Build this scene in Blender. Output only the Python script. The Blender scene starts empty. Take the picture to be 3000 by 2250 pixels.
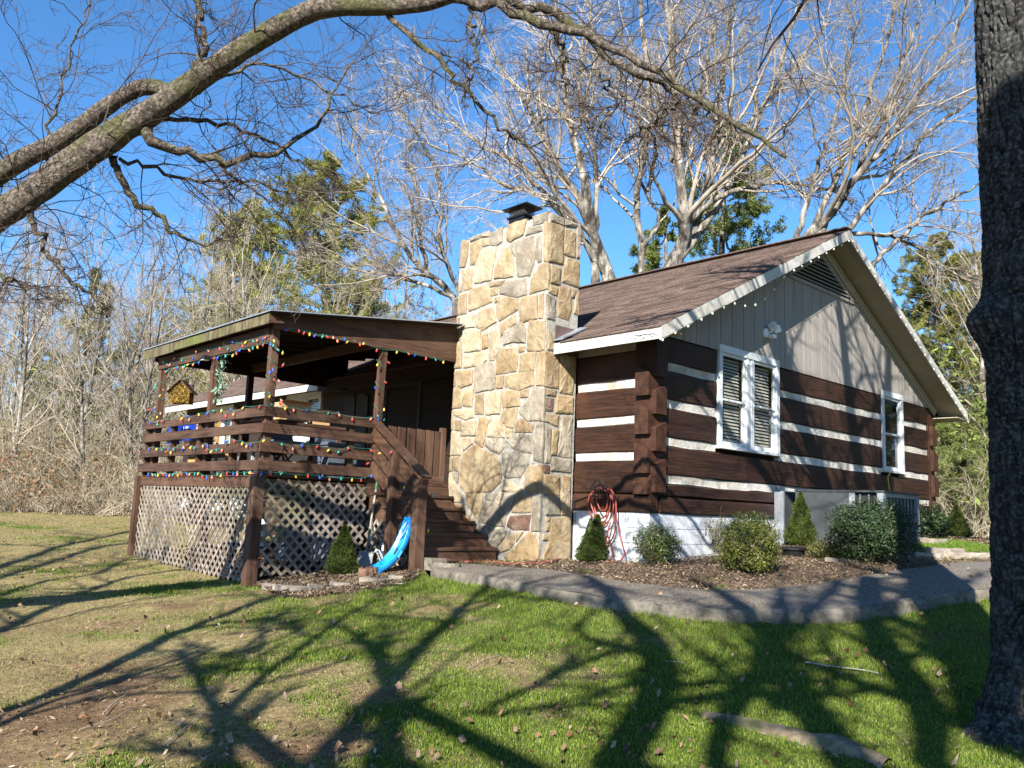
import bpy, math, random, numpy as np
from math import radians, sin, cos, pi
from mathutils import Matrix, Vector
SC=bpy.context.scene
COL=SC.collection
rnd=random.Random(7)
# ------------------------------------------------------------------ camera
FPX=2450.06                       # focal length in pixels of a 3000 px wide frame
CAM=np.array([-8.80866485,-6.87534669,-0.0301592])
def _rot(a,b,c):
    f=np.array([sin(a)*cos(b),cos(a)*cos(b),sin(b)]); r=np.array([cos(a),-sin(a),0.]); d=np.cross(f,r)
    return np.array([cos(c)*r+sin(c)*d,-sin(c)*r+cos(c)*d,f])
RC=_rot(0.74040795,0.14897997,-0.04111387)
cam=bpy.data.cameras.new('camera'); camo=bpy.data.objects.new('camera',cam); COL.objects.link(camo)
cam.sensor_width=36; cam.lens=FPX/3000*36; cam.clip_start=.05; cam.clip_end=900
m=Matrix.Identity(4)
for i in range(3):
    m[i][0]=RC[0][i]; m[i][1]=-RC[1][i]; m[i][2]=-RC[2][i]; m[i][3]=CAM[i]
camo.matrix_world=m; SC.camera=camo
# ------------------------------------------------------------------ sky and sun
SUN=np.array([-.7415,-.4109,.5304]); SUN/=np.linalg.norm(SUN)
w=bpy.data.worlds.new('World'); SC.world=w; w.use_nodes=True
nt=w.node_tree; bg=nt.nodes['Background']; sk=nt.nodes.new('ShaderNodeTexSky'); sk.sky_type='NISHITA'; sk.sun_disc=False
sk.sun_elevation=math.asin(SUN[2]); sk.sun_rotation=math.atan2(SUN[0],SUN[1]); sk.air_density=1.0; sk.dust_density=.0; sk.ozone_density=6.0; sk.altitude=600
hs_=nt.nodes.new('ShaderNodeHueSaturation'); hs_.inputs['Saturation'].default_value=1.12; hs_.inputs['Hue'].default_value=.498; nt.links.new(sk.outputs[0],hs_.inputs['Color']); nt.links.new(hs_.outputs[0],bg.inputs[0]); bg.inputs[1].default_value=.092
sl=bpy.data.lights.new('sun','SUN'); sl.energy=5.0; sl.angle=radians(.4); sl.color=(1,.95,.87)
so=bpy.data.objects.new('sun',sl); COL.objects.link(so); so.rotation_euler=Vector(SUN).to_track_quat('Z','Y').to_euler(); so.location=(-12,-9,12)
vs=SC.view_settings; vs.view_transform='Standard'; vs.look='None'; vs.gamma=1; vs.use_curve_mapping=False; vs.exposure=1.42
SC.cycles.max_bounces=6; SC.cycles.transparent_max_bounces=12
# ------------------------------------------------------------------ pixel -> place helpers (all results are plain world points)
def ray(px,py): return RC.T@np.array([(px-1500)/FPX,(py-1125)/FPX,1.])
def on(px,py,ax,val):
    d=ray(px,py); return CAM+d*((val-CAM[ax])/d[ax])
def at(px,py,depth): return CAM+ray(px,py)*depth
CPT=np.array([(-8.81,-6.88,-1.66),(-3.8,3.35,-1.12),(-3.8,7.75,-1.03),(-1.4,2.0,-.80),(-2.6,2.2,-.91),(0,1.37,-.72),(0,0,-.64),(.73,0,-.61),(9.4,0,-.24),(4.4,-1.7,-.30),(2.9,-.3,-.43),
 (-5,-9,-1.62),(-14,-3,-1.65),(-12,-12,-1.8),(2,-9,-1.35),(8,-8,-.95),(14,-6,-.7),(14,2,-.3),(20,10,-.3),(-14,6,-1.25),(-10,12,-1.05),(-4,14,-.95),(-12,20,-.8),(-4,22,-.75),(-22,10,-1.1),(-20,25,-.8),(4,16,-.6),(6,25,-.6),(25,30,-.6),(-30,0,-1.7),(-30,-20,-2.2),(0,-25,-2),(25,-25,-1.5),(35,0,-.6),(35,40,-.8),(0,50,-1),(-40,45,-1.2),(-45,15,-1.5)],float)
def _U(r2): return np.where(r2>0,r2*np.log(r2+1e-12),0)*.5
_n=len(CPT); _M=np.zeros((_n+3,_n+3)); _M[:_n,:_n]=_U(((CPT[:,None,:2]-CPT[None,:,:2])**2).sum(-1))+np.eye(_n)*.3
_M[:_n,_n]=1; _M[:_n,_n+1:]=CPT[:,:2]; _M[_n,:_n]=1; _M[_n+1:,:_n]=CPT[:,:2].T
_W=np.linalg.solve(_M,np.concatenate([CPT[:,2],[0,0,0]]))
def gz(x,y):
    x=np.asarray(x,float); y=np.asarray(y,float)
    r2=(x[...,None]-CPT[:,0])**2+(y[...,None]-CPT[:,1])**2
    z=_U(r2)@_W[:_n]+_W[_n]+_W[_n+1]*x+_W[_n+2]*y
    t=np.clip((np.hypot(x,y)-38)/15,0,1); return z*(1-t)+(-1.1)*t
def gnd(px,py,off=0):
    d=ray(px,py); d=d/np.linalg.norm(d); ts=np.arange(2,80,.03); P=CAM+ts[:,None]*d
    h=P[:,2]-gz(P[:,0],P[:,1])-off; i=int(np.argmax(h<0)); return P[i]
# ------------------------------------------------------------------ noise
def _h(ix,iy,iz,s):
    n=(ix*374761393+iy*668265263+iz*2147483647+s*974634777)&0xffffffff
    n=((n^(n>>13))*1274126177)&0xffffffff; n=n^(n>>16); return (n&0xffff)/65535.
def vn(P,s=0):
    P=np.asarray(P,float); 
    if P.shape[-1]==2: P=np.concatenate([P,np.zeros(P.shape[:-1]+(1,))],-1)
    f=np.floor(P); i=f.astype(np.int64); t=P-f; t=t*t*(3-2*t); r=0
    for a in (0,1):
        for b in (0,1):
            for c in (0,1):
                r=r+_h(i[...,0]+a,i[...,1]+b,i[...,2]+c,s)*np.where(a,t[...,0],1-t[...,0])*np.where(b,t[...,1],1-t[...,1])*np.where(c,t[...,2],1-t[...,2])
    return r*2-1
def fbm(P,o=4,s=0):
    P=np.asarray(P,float); a=1.; r=0; n=0
    for k in range(o): r=r+a*vn(P*2**k,s+k); n+=a; a*=.5
    return r/n
# ------------------------------------------------------------------ objects
ORG={}
def empty(name,loc,label=None,cat=None,group=None,kind=None):
    o=bpy.data.objects.new(name,None); COL.objects.link(o); o.location=loc; o.empty_display_size=.2; ORG[o.name]=np.array(loc,float)
    tag(o,label,cat,group,kind); return o
def tag(o,label=None,cat=None,group=None,kind=None):
    if label: o['label']=label
    if cat: o['category']=cat
    if group: o['group']=group
    if kind: o['kind']=kind
    return o
def mesh(V,F,name='m',smooth=False,col=None,attr='col'):
    me=bpy.data.meshes.new(name); V=np.asarray(V,np.float32).reshape(-1,3)
    if isinstance(F,np.ndarray):
        k=F.shape[1]; n=len(F)
        me.vertices.add(len(V)); me.vertices.foreach_set('co',V.ravel()); me.loops.add(n*k); me.loops.foreach_set('vertex_index',F.astype(np.int32).ravel())
        me.polygons.add(n); me.polygons.foreach_set('loop_start',np.arange(0,n*k,k,dtype=np.int32)); 
        if smooth: me.polygons.foreach_set('use_smooth',np.ones(n,bool))
        me.update(calc_edges=True)
    else:
        me.from_pydata([tuple(map(float,v)) for v in V],[],F)
        if smooth: me.polygons.foreach_set('use_smooth',np.ones(len(me.polygons),bool))
    if col is not None:
        c=np.asarray(col,np.float32); 
        if c.shape[1]==3: c=np.concatenate([c,np.ones((len(c),1),np.float32)],1)
        a=me.color_attributes.new(attr,'FLOAT_COLOR','POINT'); a.data.foreach_set('color',c.ravel())
    return me
def obj(name,V,F,mat,parent=None,smooth=False,col=None,label=None,cat=None,group=None,kind=None):
    """V in world coordinates; the mesh is stored relative to its parent's place"""
    V=np.asarray(V,float).reshape(-1,3); o_=np.zeros(3)
    if parent is not None: o_=ORG.get(parent.name,o_)
    else: o_=V.mean(0) if kind is None else np.zeros(3)
    if parent is None and kind is None: o_[2]=V[:,2].min()
    me=mesh(V-o_,F,name,smooth,col); me.materials.append(mat)
    o=bpy.data.objects.new(name,me); COL.objects.link(o)
    if parent is not None: o.parent=parent
    else: o.location=o_
    ORG[o.name]=o_
    return tag(o,label,cat,group,kind)
def dup_tree(src,parent=None,loc=None,rotz=None,scale=None,label=None):
    o=src.copy(); COL.objects.link(o); o.parent=parent
    if loc is not None: o.location=loc
    if rotz is not None: o.rotation_euler=(0,0,rotz)
    if scale is not None: o.scale=(scale,)*3
    if label: o['label']=label
    for ch in src.children: dup_tree(ch,o)
    return o
class MB:
    """collects simple solids into one mesh"""
    def __init__(s): s.V=[]; s.F=[]
    def add(s,V,F):
        n=len(s.V); s.V+= [tuple(v) for v in V]; s.F+=[tuple(i+n for i in f) for f in F]; return s
    def box(s,x0,x1,y0,y1,z0,z1):
        return s.add([(x0,y0,z0),(x1,y0,z0),(x1,y1,z0),(x0,y1,z0),(x0,y0,z1),(x1,y0,z1),(x1,y1,z1),(x0,y1,z1)],
            [(3,2,1,0),(4,5,6,7),(0,1,5,4),(1,2,6,5),(2,3,7,6),(3,0,4,7)])
    def bar(s,a,b,w,h,up=(0,0,1)):
        """beam from a to b, w wide (sideways) and h high (along up)"""
        a=np.array(a,float); b=np.array(b,float); t=b-a; t/=np.linalg.norm(t); u=np.array(up,float); u-=t*(u@t); u/=np.linalg.norm(u); r=np.cross(t,u)
        V=[]
        for p in (a,b):
            for i,j in ((-1,-1),(1,-1),(1,1),(-1,1)): V.append(p+r*w/2*i+u*h/2*j)
        return s.add(V,[(0,1,2,3),(7,6,5,4),(0,4,5,1),(1,5,6,2),(2,6,7,3),(3,7,4,0)])
    def tube(s,P,R,k=6,cap=True):
        V,F=tubes_one(P,R,k,cap); return s.add(V,F)
    def lathe(s,prof,c,k=12,axis=None,cap=True):
        """prof: list of (radius, height) round an axis through c"""
        ax=np.array(axis if axis is not None else (0,0,1),float); ax/=np.linalg.norm(ax)
        q=np.array((1,0,0)) if abs(ax[0])<.9 else np.array((0,1,0)); e1=np.cross(ax,q); e1/=np.linalg.norm(e1); e2=np.cross(ax,e1)
        V=[];F=[]
        for r,h in prof:
            for i in range(k): a=2*pi*i/k; V.append(np.array(c)+ax*h+(e1*cos(a)+e2*sin(a))*r)
        for j in range(len(prof)-1):
            for i in range(k): F.append((j*k+i,j*k+(i+1)%k,(j+1)*k+(i+1)%k,(j+1)*k+i))
        if cap: F.append(tuple(range(k))[::-1]); F.append(tuple(range((len(prof)-1)*k,len(prof)*k)))
        return s.add(V,F)
    def prism(s,poly,d):
        """closed polygon of 3D points extruded by vector d"""
        n=len(poly); P=[np.array(p,float) for p in poly]; V=P+[p+np.array(d) for p in P]
        F=[tuple(range(n))[::-1],tuple(range(n,2*n))]+[(i,(i+1)%n,n+(i+1)%n,n+i) for i in range(n)]
        return s.add(V,F)
    def obj(s,name,mat,parent=None,**k): return obj(name,np.array(s.V),s.F,mat,parent,**k)
def tubes_one(P,R,k=6,cap=True):
    P=np.array(P,float); R=np.broadcast_to(np.asarray(R,float),(len(P),)); V,F=tube_batch(P[None],R[None],k)
    F=[tuple(f) for f in F]
    if cap: F+= [tuple(range(k))[::-1],tuple(range((len(P)-1)*k,len(P)*k))]
    return V,F
def tube_batch(P,R,k):
    """P (B,N,3), R (B,N) -> vertices and quads"""
    B,N,_=P.shape
    T=np.gradient(P,axis=1); T/=np.linalg.norm(T,axis=-1,keepdims=True)+1e-9
    ref=np.zeros_like(T); m=np.abs(T.mean(1)[:,2])<.75; ref[m]=(0,0,1); ref[~m]=(1,.2,0)
    n1=np.cross(T,ref); n1/=np.linalg.norm(n1,axis=-1,keepdims=True)+1e-9; n2=np.cross(T,n1)
    a=np.arange(k)*2*pi/k
    V=P[:,:,None]+R[:,:,None,None]*(n1[:,:,None]*np.cos(a)[None,None,:,None]+n2[:,:,None]*np.sin(a)[None,None,:,None])
    b=np.arange(B)[:,None,None]*N*k; j=np.arange(N-1)[None,:,None]*k; i=np.arange(k)[None,None,:]; i2=(i+1)%k
    F=np.stack([b+j+i,b+j+i2,b+j+k+i2,b+j+k+i],-1).reshape(-1,4)
    return V.reshape(-1,3),F
def join(parts):
    V=[];F=[];n=0
    for v,f in parts: V.append(v); F.append(f+n); n+=len(v)
    return np.concatenate(V),np.concatenate(F)
def inpoly(x,y,poly):
    r=np.zeros(np.shape(x),bool); p=np.asarray(poly)[:,:2]; q=np.roll(p,-1,0)
    for (x0,y0),(x1,y1) in zip(p,q):
        c=((y0>y)!=(y1>y)); xi=(x1-x0)*(y-y0)/(y1-y0+1e-12)+x0; r^=c&(x<xi)
    return r
# ------------------------------------------------------------------ materials
def mat(name,c1,c2=None,c3=None,sc=4.,st=(1,1,1),rough=.8,bump=.3,bsc=None,rndv=.12,spec=.3,metal=0.,det=6,big=None,bigc=None,bigamt=.6,vcol=False,pos=(.35,.65),bd=.02,trans=0.,emit=None,coat=0):
    m=bpy.data.materials.new(name); m.use_nodes=True; nt=m.node_tree; N=nt.nodes; L=nt.links; b=N['Principled BSDF']
    b.inputs['Roughness'].default_value=rough; b.inputs['Metallic'].default_value=metal; b.inputs['Specular IOR Level'].default_value=spec
    if coat: b.inputs['Coat Weight'].default_value=coat
    tc=N.new('ShaderNodeTexCoord'); mp=N.new('ShaderNodeMapping'); mp.inputs['Scale'].default_value=st; L.new(tc.outputs['Object'],mp.inputs[0])
    oi=N.new('ShaderNodeObjectInfo'); ad=N.new('ShaderNodeVectorMath'); ad.operation='ADD'; sc_=N.new('ShaderNodeMath'); sc_.operation='MULTIPLY'; sc_.inputs[1].default_value=37.
    L.new(oi.outputs['Random'],sc_.inputs[0]); cb=N.new('ShaderNodeCombineXYZ'); 
    for i in range(3): L.new(sc_.outputs[0],cb.inputs[i])
    L.new(mp.outputs[0],ad.inputs[0]); L.new(cb.outputs[0],ad.inputs[1])
    nz=N.new('ShaderNodeTexNoise'); nz.inputs['Scale'].default_value=sc; nz.inputs['Detail'].default_value=det; nz.inputs['Roughness'].default_value=.65; L.new(ad.outputs[0],nz.inputs['Vector'])
    rp=N.new('ShaderNodeValToRGB'); L.new(nz.outputs[0],rp.inputs[0]); e=rp.color_ramp.elements
    c2=c2 or c1; e[0].color=(*c1,1); e[0].position=pos[0]; e[1].color=(*c2,1); e[1].position=pos[1]
    if c3: x=e.new(.5*(pos[0]+pos[1])); x.color=(*c3,1)
    out=rp.outputs[0]
    if vcol:
        va=N.new('ShaderNodeAttribute'); va.attribute_name='col'; mx=N.new('ShaderNodeMix'); mx.data_type='RGBA'; mx.blend_type='MULTIPLY'; mx.inputs[0].default_value=1
        L.new(va.outputs['Color'],mx.inputs[6]); L.new(out,mx.inputs[7]); out=mx.outputs[2]
    if big:
        n2=N.new('ShaderNodeTexNoise'); n2.inputs['Scale'].default_value=big; n2.inputs['Detail'].default_value=4; L.new(tc.outputs['Object'],n2.inputs['Vector'])
        mr=N.new('ShaderNodeMapRange'); mr.inputs[1].default_value=.5; mr.inputs[2].default_value=.62; mr.inputs[4].default_value=bigamt; L.new(n2.outputs[0],mr.inputs[0])
        mx=N.new('ShaderNodeMix'); mx.data_type='RGBA'; mx.inputs[7].default_value=(*bigc,1); L.new(mr.outputs[0],mx.inputs[0]); L.new(out,mx.inputs[6]); out=mx.outputs[2]
    if rndv:
        mr=N.new('ShaderNodeMapRange'); mr.inputs[3].default_value=1-rndv; mr.inputs[4].default_value=1+rndv; L.new(oi.outputs['Random'],mr.inputs[0])
        hs=N.new('ShaderNodeHueSaturation'); L.new(mr.outputs[0],hs.inputs['Value']); L.new(out,hs.inputs['Color']); out=hs.outputs[0]
    L.new(out,b.inputs['Base Color'])
    if bump:
        n3=nz
        if bsc: 
            n3=N.new('ShaderNodeTexNoise'); n3.inputs['Scale'].default_value=bsc; n3.inputs['Detail'].default_value=6; n3.inputs['Roughness'].default_value=.7; L.new(ad.outputs[0],n3.inputs['Vector'])
        bp=N.new('ShaderNodeBump'); bp.inputs['Strength'].default_value=bump; bp.inputs['Distance'].default_value=bd; L.new(n3.outputs[0],bp.inputs['Height']); L.new(bp.outputs[0],b.inputs['Normal'])
    if trans:
        tr=N.new('ShaderNodeBsdfTranslucent'); L.new(out,tr.inputs[0]); mx=N.new('ShaderNodeMixShader'); mx.inputs[0].default_value=trans; L.new(b.outputs[0],mx.inputs[1]); L.new(tr.outputs[0],mx.inputs[2]); L.new(mx.outputs[0],N['Material Output'].inputs[0])
    if emit: b.inputs['Emission Color'].default_value=(*emit,1); b.inputs['Emission Strength'].default_value=1
    return m
M={}
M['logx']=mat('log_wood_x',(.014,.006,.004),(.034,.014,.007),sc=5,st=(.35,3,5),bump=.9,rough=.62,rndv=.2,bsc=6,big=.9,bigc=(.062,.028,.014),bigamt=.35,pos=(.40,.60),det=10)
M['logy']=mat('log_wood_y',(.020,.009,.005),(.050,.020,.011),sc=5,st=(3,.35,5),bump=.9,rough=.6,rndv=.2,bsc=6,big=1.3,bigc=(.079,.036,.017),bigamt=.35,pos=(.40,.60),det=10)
M['logend']=mat('log_end_wood',(.025,.010,.006),(.061,.025,.012),sc=9,bump=.6,rough=.65)
M['chink']=mat('white_chinking',(.42,.40,.345),(.62,.595,.54),sc=7,bump=.8,bsc=18,rough=.9,big=2.2,bigc=(.30,.25,.18),bigamt=.65,rndv=.08)
M['block']=mat('painted_block',(.47,.49,.515),(.60,.615,.635),sc=3,bump=.4,bsc=60,rough=.75,rndv=.03)
M['found']=mat('block_mortar',(.44,.46,.48),(.54,.56,.58),sc=5,bump=.3,bsc=50)
M['siding']=mat('siding_paint',(.235,.215,.19),(.295,.27,.24),sc=2,st=(6,1,.5),bump=.25,bsc=25,rough=.65,rndv=.04)
M['trim']=mat('aged_white_trim',(.40,.385,.345),(.54,.52,.475),sc=5,bump=.25,bsc=20,rough=.6,big=1.7,bigc=(.40,.36,.29),bigamt=.4,rndv=.05)
M['soffit']=mat('soffit_paint',(.30,.27,.20),(.36,.32,.25),sc=3,bump=.1,rough=.7)
M['wframe']=mat('window_white_paint',(.50,.53,.54),(.62,.645,.65),sc=6,bump=.15,rough=.5,rndv=.05,big=3,bigc=(.50,.52,.50),bigamt=.3)
M['blind']=mat('blind_slat_white',(.50,.47,.42),(.56,.53,.48),sc=3,bump=0,rough=.5)
M['dark']=mat('dark_interior',(.012,.011,.010),(.02,.018,.016),bump=0,rough=.9)
M['shingle']=mat('asphalt_shingle',(.075,.053,.043),(.165,.12,.098),(.115,.08,.065),sc=30,bump=.5,bsc=160,rough=.95,rndv=.25,spec=.15,vcol=True,bd=.005)
M['felt']=mat('roof_felt',(.03,.025,.022),bump=.1,rough=.95)
M['deckwood']=mat('deck_brown_stain',(.050,.022,.014),(.125,.060,.036),sc=5,st=(1.2,1.2,1.2),bump=.5,bsc=14,rough=.7,rndv=.22,big=1.5,bigc=(.16,.085,.055),bigamt=.4)
def wood(name,a,b,ax,**k):
    st=[6,6,6]; st[ax]=.5; return mat(name,a,b,sc=3.2,st=tuple(st),bump=.55,bsc=5,rough=.68,**k)
for i,axn in enumerate('xyz'):
    M['deck'+axn]=wood('deck_stain_'+axn,(.034,.0165,.010),(.098,.050,.030),i,rndv=.18,big=1.2,bigc=(.13,.078,.05),bigamt=.4)
    M['lat'+axn]=wood('weathered_grey_lattice_'+axn,(.20,.155,.125),(.36,.30,.25),i,rndv=.18,big=2,bigc=(.16,.11,.08),bigamt=.4)
M['lattice']=mat('weathered_lattice',(.13,.10,.08),(.30,.255,.215),sc=9,bump=.4,rough=.85,rndv=.2,big=1.0,bigc=(.13,.12,.045),bigamt=.5)
M['fascia_moss']=mat('mossy_fascia',(.054,.045,.021),(.180,.150,.090),(.102,.084,.042),sc=3,st=(1,5,1),bump=.5,rough=.8,big=1.4,bigc=(.096,.120,.024),bigamt=.8)
M['metalroof']=mat('dull_roof_metal',(.30,.31,.33),(.42,.43,.45),bump=.05,rough=.45,metal=.6)
M['shade_brown']=mat('shade_darkened_brown',(.018,.010,.007),(.030,.016,.011),sc=4,st=(5,.6,5),bump=.3)  # porch and under-deck shade is put into this brown
M['mortar']=mat('light_grey_mortar',(.24,.225,.19),(.40,.375,.325),sc=14,bump=.8,bsc=30,rough=.95,rndv=0)
ST={'y':((.30,.215,.115),(.50,.40,.25),(.41,.315,.185),(.25,.17,.10)),'p':((.38,.31,.20),(.58,.50,.36),(.49,.41,.275),(.33,.25,.15)),'r':((.27,.18,.09),(.47,.35,.20),(.38,.27,.145),(.32,.27,.19)),'g':((.26,.22,.16),(.46,.405,.31),(.36,.31,.235),(.20,.155,.105)),'d':((.10,.05,.035),(.24,.13,.09),(.16,.09,.06),(.2,.16,.13))}
sc3=lambda c,f:tuple(x*f for x in c)
for k,(a,b,c,g) in ST.items():
    M['st_'+k]=mat('stone_'+k,sc3(a,.70),sc3(b,.74),sc3(c,.72),sc=4,bump=.8,bsc=11,rough=.85,rndv=.13,big=3.0,bigc=g,bigamt=.5,bd=.035,det=9)
M['black']=mat('black_metal',(.010,.010,.011),(.02,.02,.022),bump=.05,rough=.45,metal=.3,rndv=0)
M['brownmetal']=mat('brown_flashing',(.10,.062,.055),(.15,.10,.09),sc=4,bump=.15,rough=.5,metal=.2)
M['galv']=mat('galvanised',(.30,.33,.36),(.50,.54,.58),sc=5,bump=.1,rough=.4,metal=.7)
M['acgrey']=mat('ac_grey_paint',(.028,.034,.037),(.060,.07,.074),sc=2,bump=.08,rough=.45,rndv=.06)
M['acblue']=mat('ac_light_frame',(.15,.17,.19),(.24,.26,.28),bump=.05,rough=.45)
M['acdark']=mat('ac_dark_coil',(.012,.013,.015),(.03,.032,.035),sc=80,bump=.2,rough=.7)
M['asphalt']=mat('asphalt_path',(.045,.038,.030),(.30,.255,.20),(.125,.105,.082),sc=48,bump=.8,bsc=90,rough=.95,rndv=0,det=4,big=.8,bigc=(.13,.12,.11),bigamt=.6,bd=.008)
M['slabedge']=mat('path_slab_edge',(.065,.056,.042),(.22,.195,.155),sc=8,bump=1,bsc=20,rough=.95,rndv=0,big=3,bigc=(.16,.14,.10),bigamt=.6)
M['mulch']=mat('mulch_soil',(.035,.022,.015),(.20,.14,.09),(.09,.06,.04),sc=26,bump=1,bsc=40,rough=1,rndv=0,big=1.3,bigc=(.25,.18,.115),bigamt=.5,bd=.03)
M['chips']=mat('mulch_chips',(.62,.62,.62),(1,1,1),sc=9,bump=.2,rough=.95,rndv=0,vcol=True)
M['ground']=mat('lawn_soil',(.55,.55,.55),(1.25,1.25,1.25),(.9,.9,.9),sc=22,bump=1,bsc=35,rough=1,rndv=0,vcol=True,bd=.02,det=8,spec=.1)
M['blade']=mat('grass_blades',(.8,.8,.8),(1.15,1.15,1.15),sc=6,bump=0,rough=.6,rndv=0,vcol=True,spec=.25,trans=.3)
M['deadleaf']=mat('dead_leaves',(.6,.6,.6),(1.2,1.2,1.2),sc=12,bump=.1,rough=.7,rndv=0,vcol=True)
M['rootwood']=mat('worn_root',(.08,.06,.04),(.24,.19,.12),sc=12,bump=.8,rough=.9,rndv=0,big=3,bigc=(.07,.085,.02),bigamt=.6)
M['flat']=mat('flagstone',(.14,.115,.09),(.30,.26,.21),sc=7,bump=.8,bsc=16,rough=.9,rndv=.15)
M['bark_dark']=mat('dark_furrowed_bark',(.010,.009,.008),(.070,.066,.062),(.030,.027,.025),sc=17,st=(1,1,.4),bump=1,bsc=45,rough=.95,rndv=0,big=38,bigc=(.125,.135,.12),bigamt=.7,bd=.03,det=10)
M['bark_limb']=mat('mossy_limb_bark',(.028,.021,.016),(.26,.215,.165),(.10,.08,.06),sc=30,st=(1,1,1),bump=1,bsc=48,rough=.95,rndv=0,big=2.6,bigc=(.075,.082,.014),bigamt=.6,bd=.03,det=9)
M['twig']=mat('thin_twig_bark',(.040,.028,.023),(.10,.075,.06),sc=6,bump=0,rough=.8,rndv=.15)
M['bark_pale']=mat('pale_grey_bark',(.030,.025,.020),(.34,.315,.27),(.15,.13,.105),sc=5.5,st=(1,1,.3),bump=1,bsc=14,rough=.9,rndv=.15,bd=.06,det=10,big=1.6,bigc=(.08,.065,.05),bigamt=.7,pos=(.38,.60))
M['twig_pale']=mat('pale_twig_bark',(.19,.15,.115),(.40,.345,.27),sc=3,bump=0,rough=.85,rndv=.2)
M['brush']=mat('dry_brush_stems',(.12,.095,.06),(.50,.44,.32),(.32,.27,.19),sc=1.2,bump=0,rough=.9,rndv=.25)
M['needle_y']=mat('yellow_green_needles',(.08,.09,.02),(.38,.37,.085),(.22,.225,.05),sc=.9,bump=0,rough=.7,rndv=.2,det=5,trans=.35)
M['needle_g']=mat('green_needles',(.06,.085,.022),(.30,.34,.09),(.17,.21,.055),sc=.9,bump=0,rough=.7,rndv=.2,det=5,trans=.35)
M['spruce']=mat('dwarf_spruce_needles',(.016,.028,.006),(.11,.145,.022),(.055,.078,.013),sc=9,bump=0,rough=.7,rndv=.15,det=4,trans=.35)
M['boxleaf']=mat('shrub_leaves',(.018,.034,.008),(.12,.16,.03),(.055,.085,.016),sc=11,bump=0,rough=.42,rndv=.15,spec=.5,trans=.35)
M['boxleaf_y']=mat('yellow_shrub_leaves',(.025,.038,.007),(.230,.230,.043),(.119,.132,.025),sc=11,bump=0,rough=.45,rndv=.15,spec=.5,trans=.35)
M['hollyleaf']=mat('dark_shrub_leaves',(.008,.018,.006),(.045,.075,.022),(.02,.04,.012),sc=11,bump=0,rough=.55,rndv=.1,spec=.3)
M['beech']=mat('brown_beech_leaves',(.16,.075,.03),(.48,.30,.16),(.32,.18,.09),sc=5,bump=0,rough=.75,rndv=.15,trans=.35)
M['stem']=mat('shrub_stem',(.10,.075,.05),(.26,.20,.14),sc=9,bump=.2,rough=.9)
def plain(name,c,rough=.5,metal=0,spec=.5,**k): return mat(name,c,tuple(min(1,x*1.12) for x in c),bump=0,rough=rough,metal=metal,spec=spec,rndv=k.pop('rndv',0),**k)
BC={'r':(.62,.045,.04),'b':(.02,.07,.62),'g':(.01,.26,.20),'y':(.80,.46,.04),'o':(.78,.22,.13),'w':(.72,.69,.55)}
for k,c in BC.items(): M['bulb_'+k]=plain('bulb_'+k,c,rough=.25,coat=.3)
M['cordg']=plain('green_cord',(.03,.16,.12),.5); M['cordw']=plain('dark_green_cord',(.02,.05,.04),.5)
M['hose']=mat('red_hose',(.22,.045,.030),(.34,.085,.055),sc=4,bump=.1,bsc=80,rough=.45,rndv=0)
M['blue']=mat('blue_plastic',(.010,.22,.60),(.015,.30,.72),sc=2,bump=.05,rough=.35,rndv=0,spec=.5)
M['cyan']=plain('pale_blue_sticker',(.10,.50,.80))
M['rope']=plain('white_rope',(.6,.6,.58),.9)
M['card']=mat('cardboard',(.38,.23,.11),(.50,.32,.17),sc=4,bump=.1,rough=.85,rndv=.1)
M['whiteP']=plain('white_plastic',(.75,.76,.76),.4); M['greyP']=plain('grey_plastic',(.10,.12,.16),.5); M['greyL']=plain('shade_greyed_white_plastic',(.32,.33,.34),.5)  # light grey: white plastic with porch shade put into the colour
M['bluebag']=plain('blue_bag',(.01,.05,.42),.4); M['yellowcord']=plain('yellow_cord',(.55,.44,.03),.5)
M['moss']=mat('moss_fibre',(.10,.065,.012),(.42,.27,.06),(.24,.15,.03),sc=14,bump=1,rough=1,bd=.03,rndv=0)
M['wood_y']=mat('raw_yellow_wood',(.35,.19,.06),(.55,.33,.13),sc=5,st=(1,1,6),bump=.2,rough=.6)
M['garland']=plain('pale_green_garland',(.13,.22,.155),.7)
M['handle']=mat('weathered_handle',(.20,.18,.145),(.36,.33,.27),sc=6,st=(4,4,.6),bump=.3,rough=.8)
M['steel']=mat('worn_steel',(.12,.11,.105),(.28,.27,.26),sc=6,bump=.3,rough=.6,metal=.4)
M['greenP']=plain('green_grip',(.015,.12,.05),.6)
def glass():
    m=bpy.data.materials.new('window_glass'); m.use_nodes=True; nt=m.node_tree; N=nt.nodes; L=nt.links; N.remove(N['Principled BSDF'])
    t=N.new('ShaderNodeBsdfTransparent'); g=N.new('ShaderNodeBsdfGlossy'); g.inputs['Roughness'].default_value=.03; f=N.new('ShaderNodeLayerWeight'); f.inputs['Blend'].default_value=.5
    p=N.new('ShaderNodeMath'); p.operation='POWER'; p.inputs[1].default_value=4.; q=N.new('ShaderNodeMath'); q.operation='MULTIPLY_ADD'; q.inputs[1].default_value=.85; q.inputs[2].default_value=.10
    L.new(f.outputs['Facing'],p.inputs[0]); L.new(p.outputs[0],q.inputs[0]); t.inputs[0].default_value=(.88,.9,.88,1); x=N.new('ShaderNodeMixShader'); L.new(q.outputs[0],x.inputs[0]); L.new(t.outputs[0],x.inputs[1]); L.new(g.outputs[0],x.inputs[2]); L.new(x.outputs[0],N['Material Output'].inputs[0])
    return m
M['glass']=glass()
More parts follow.
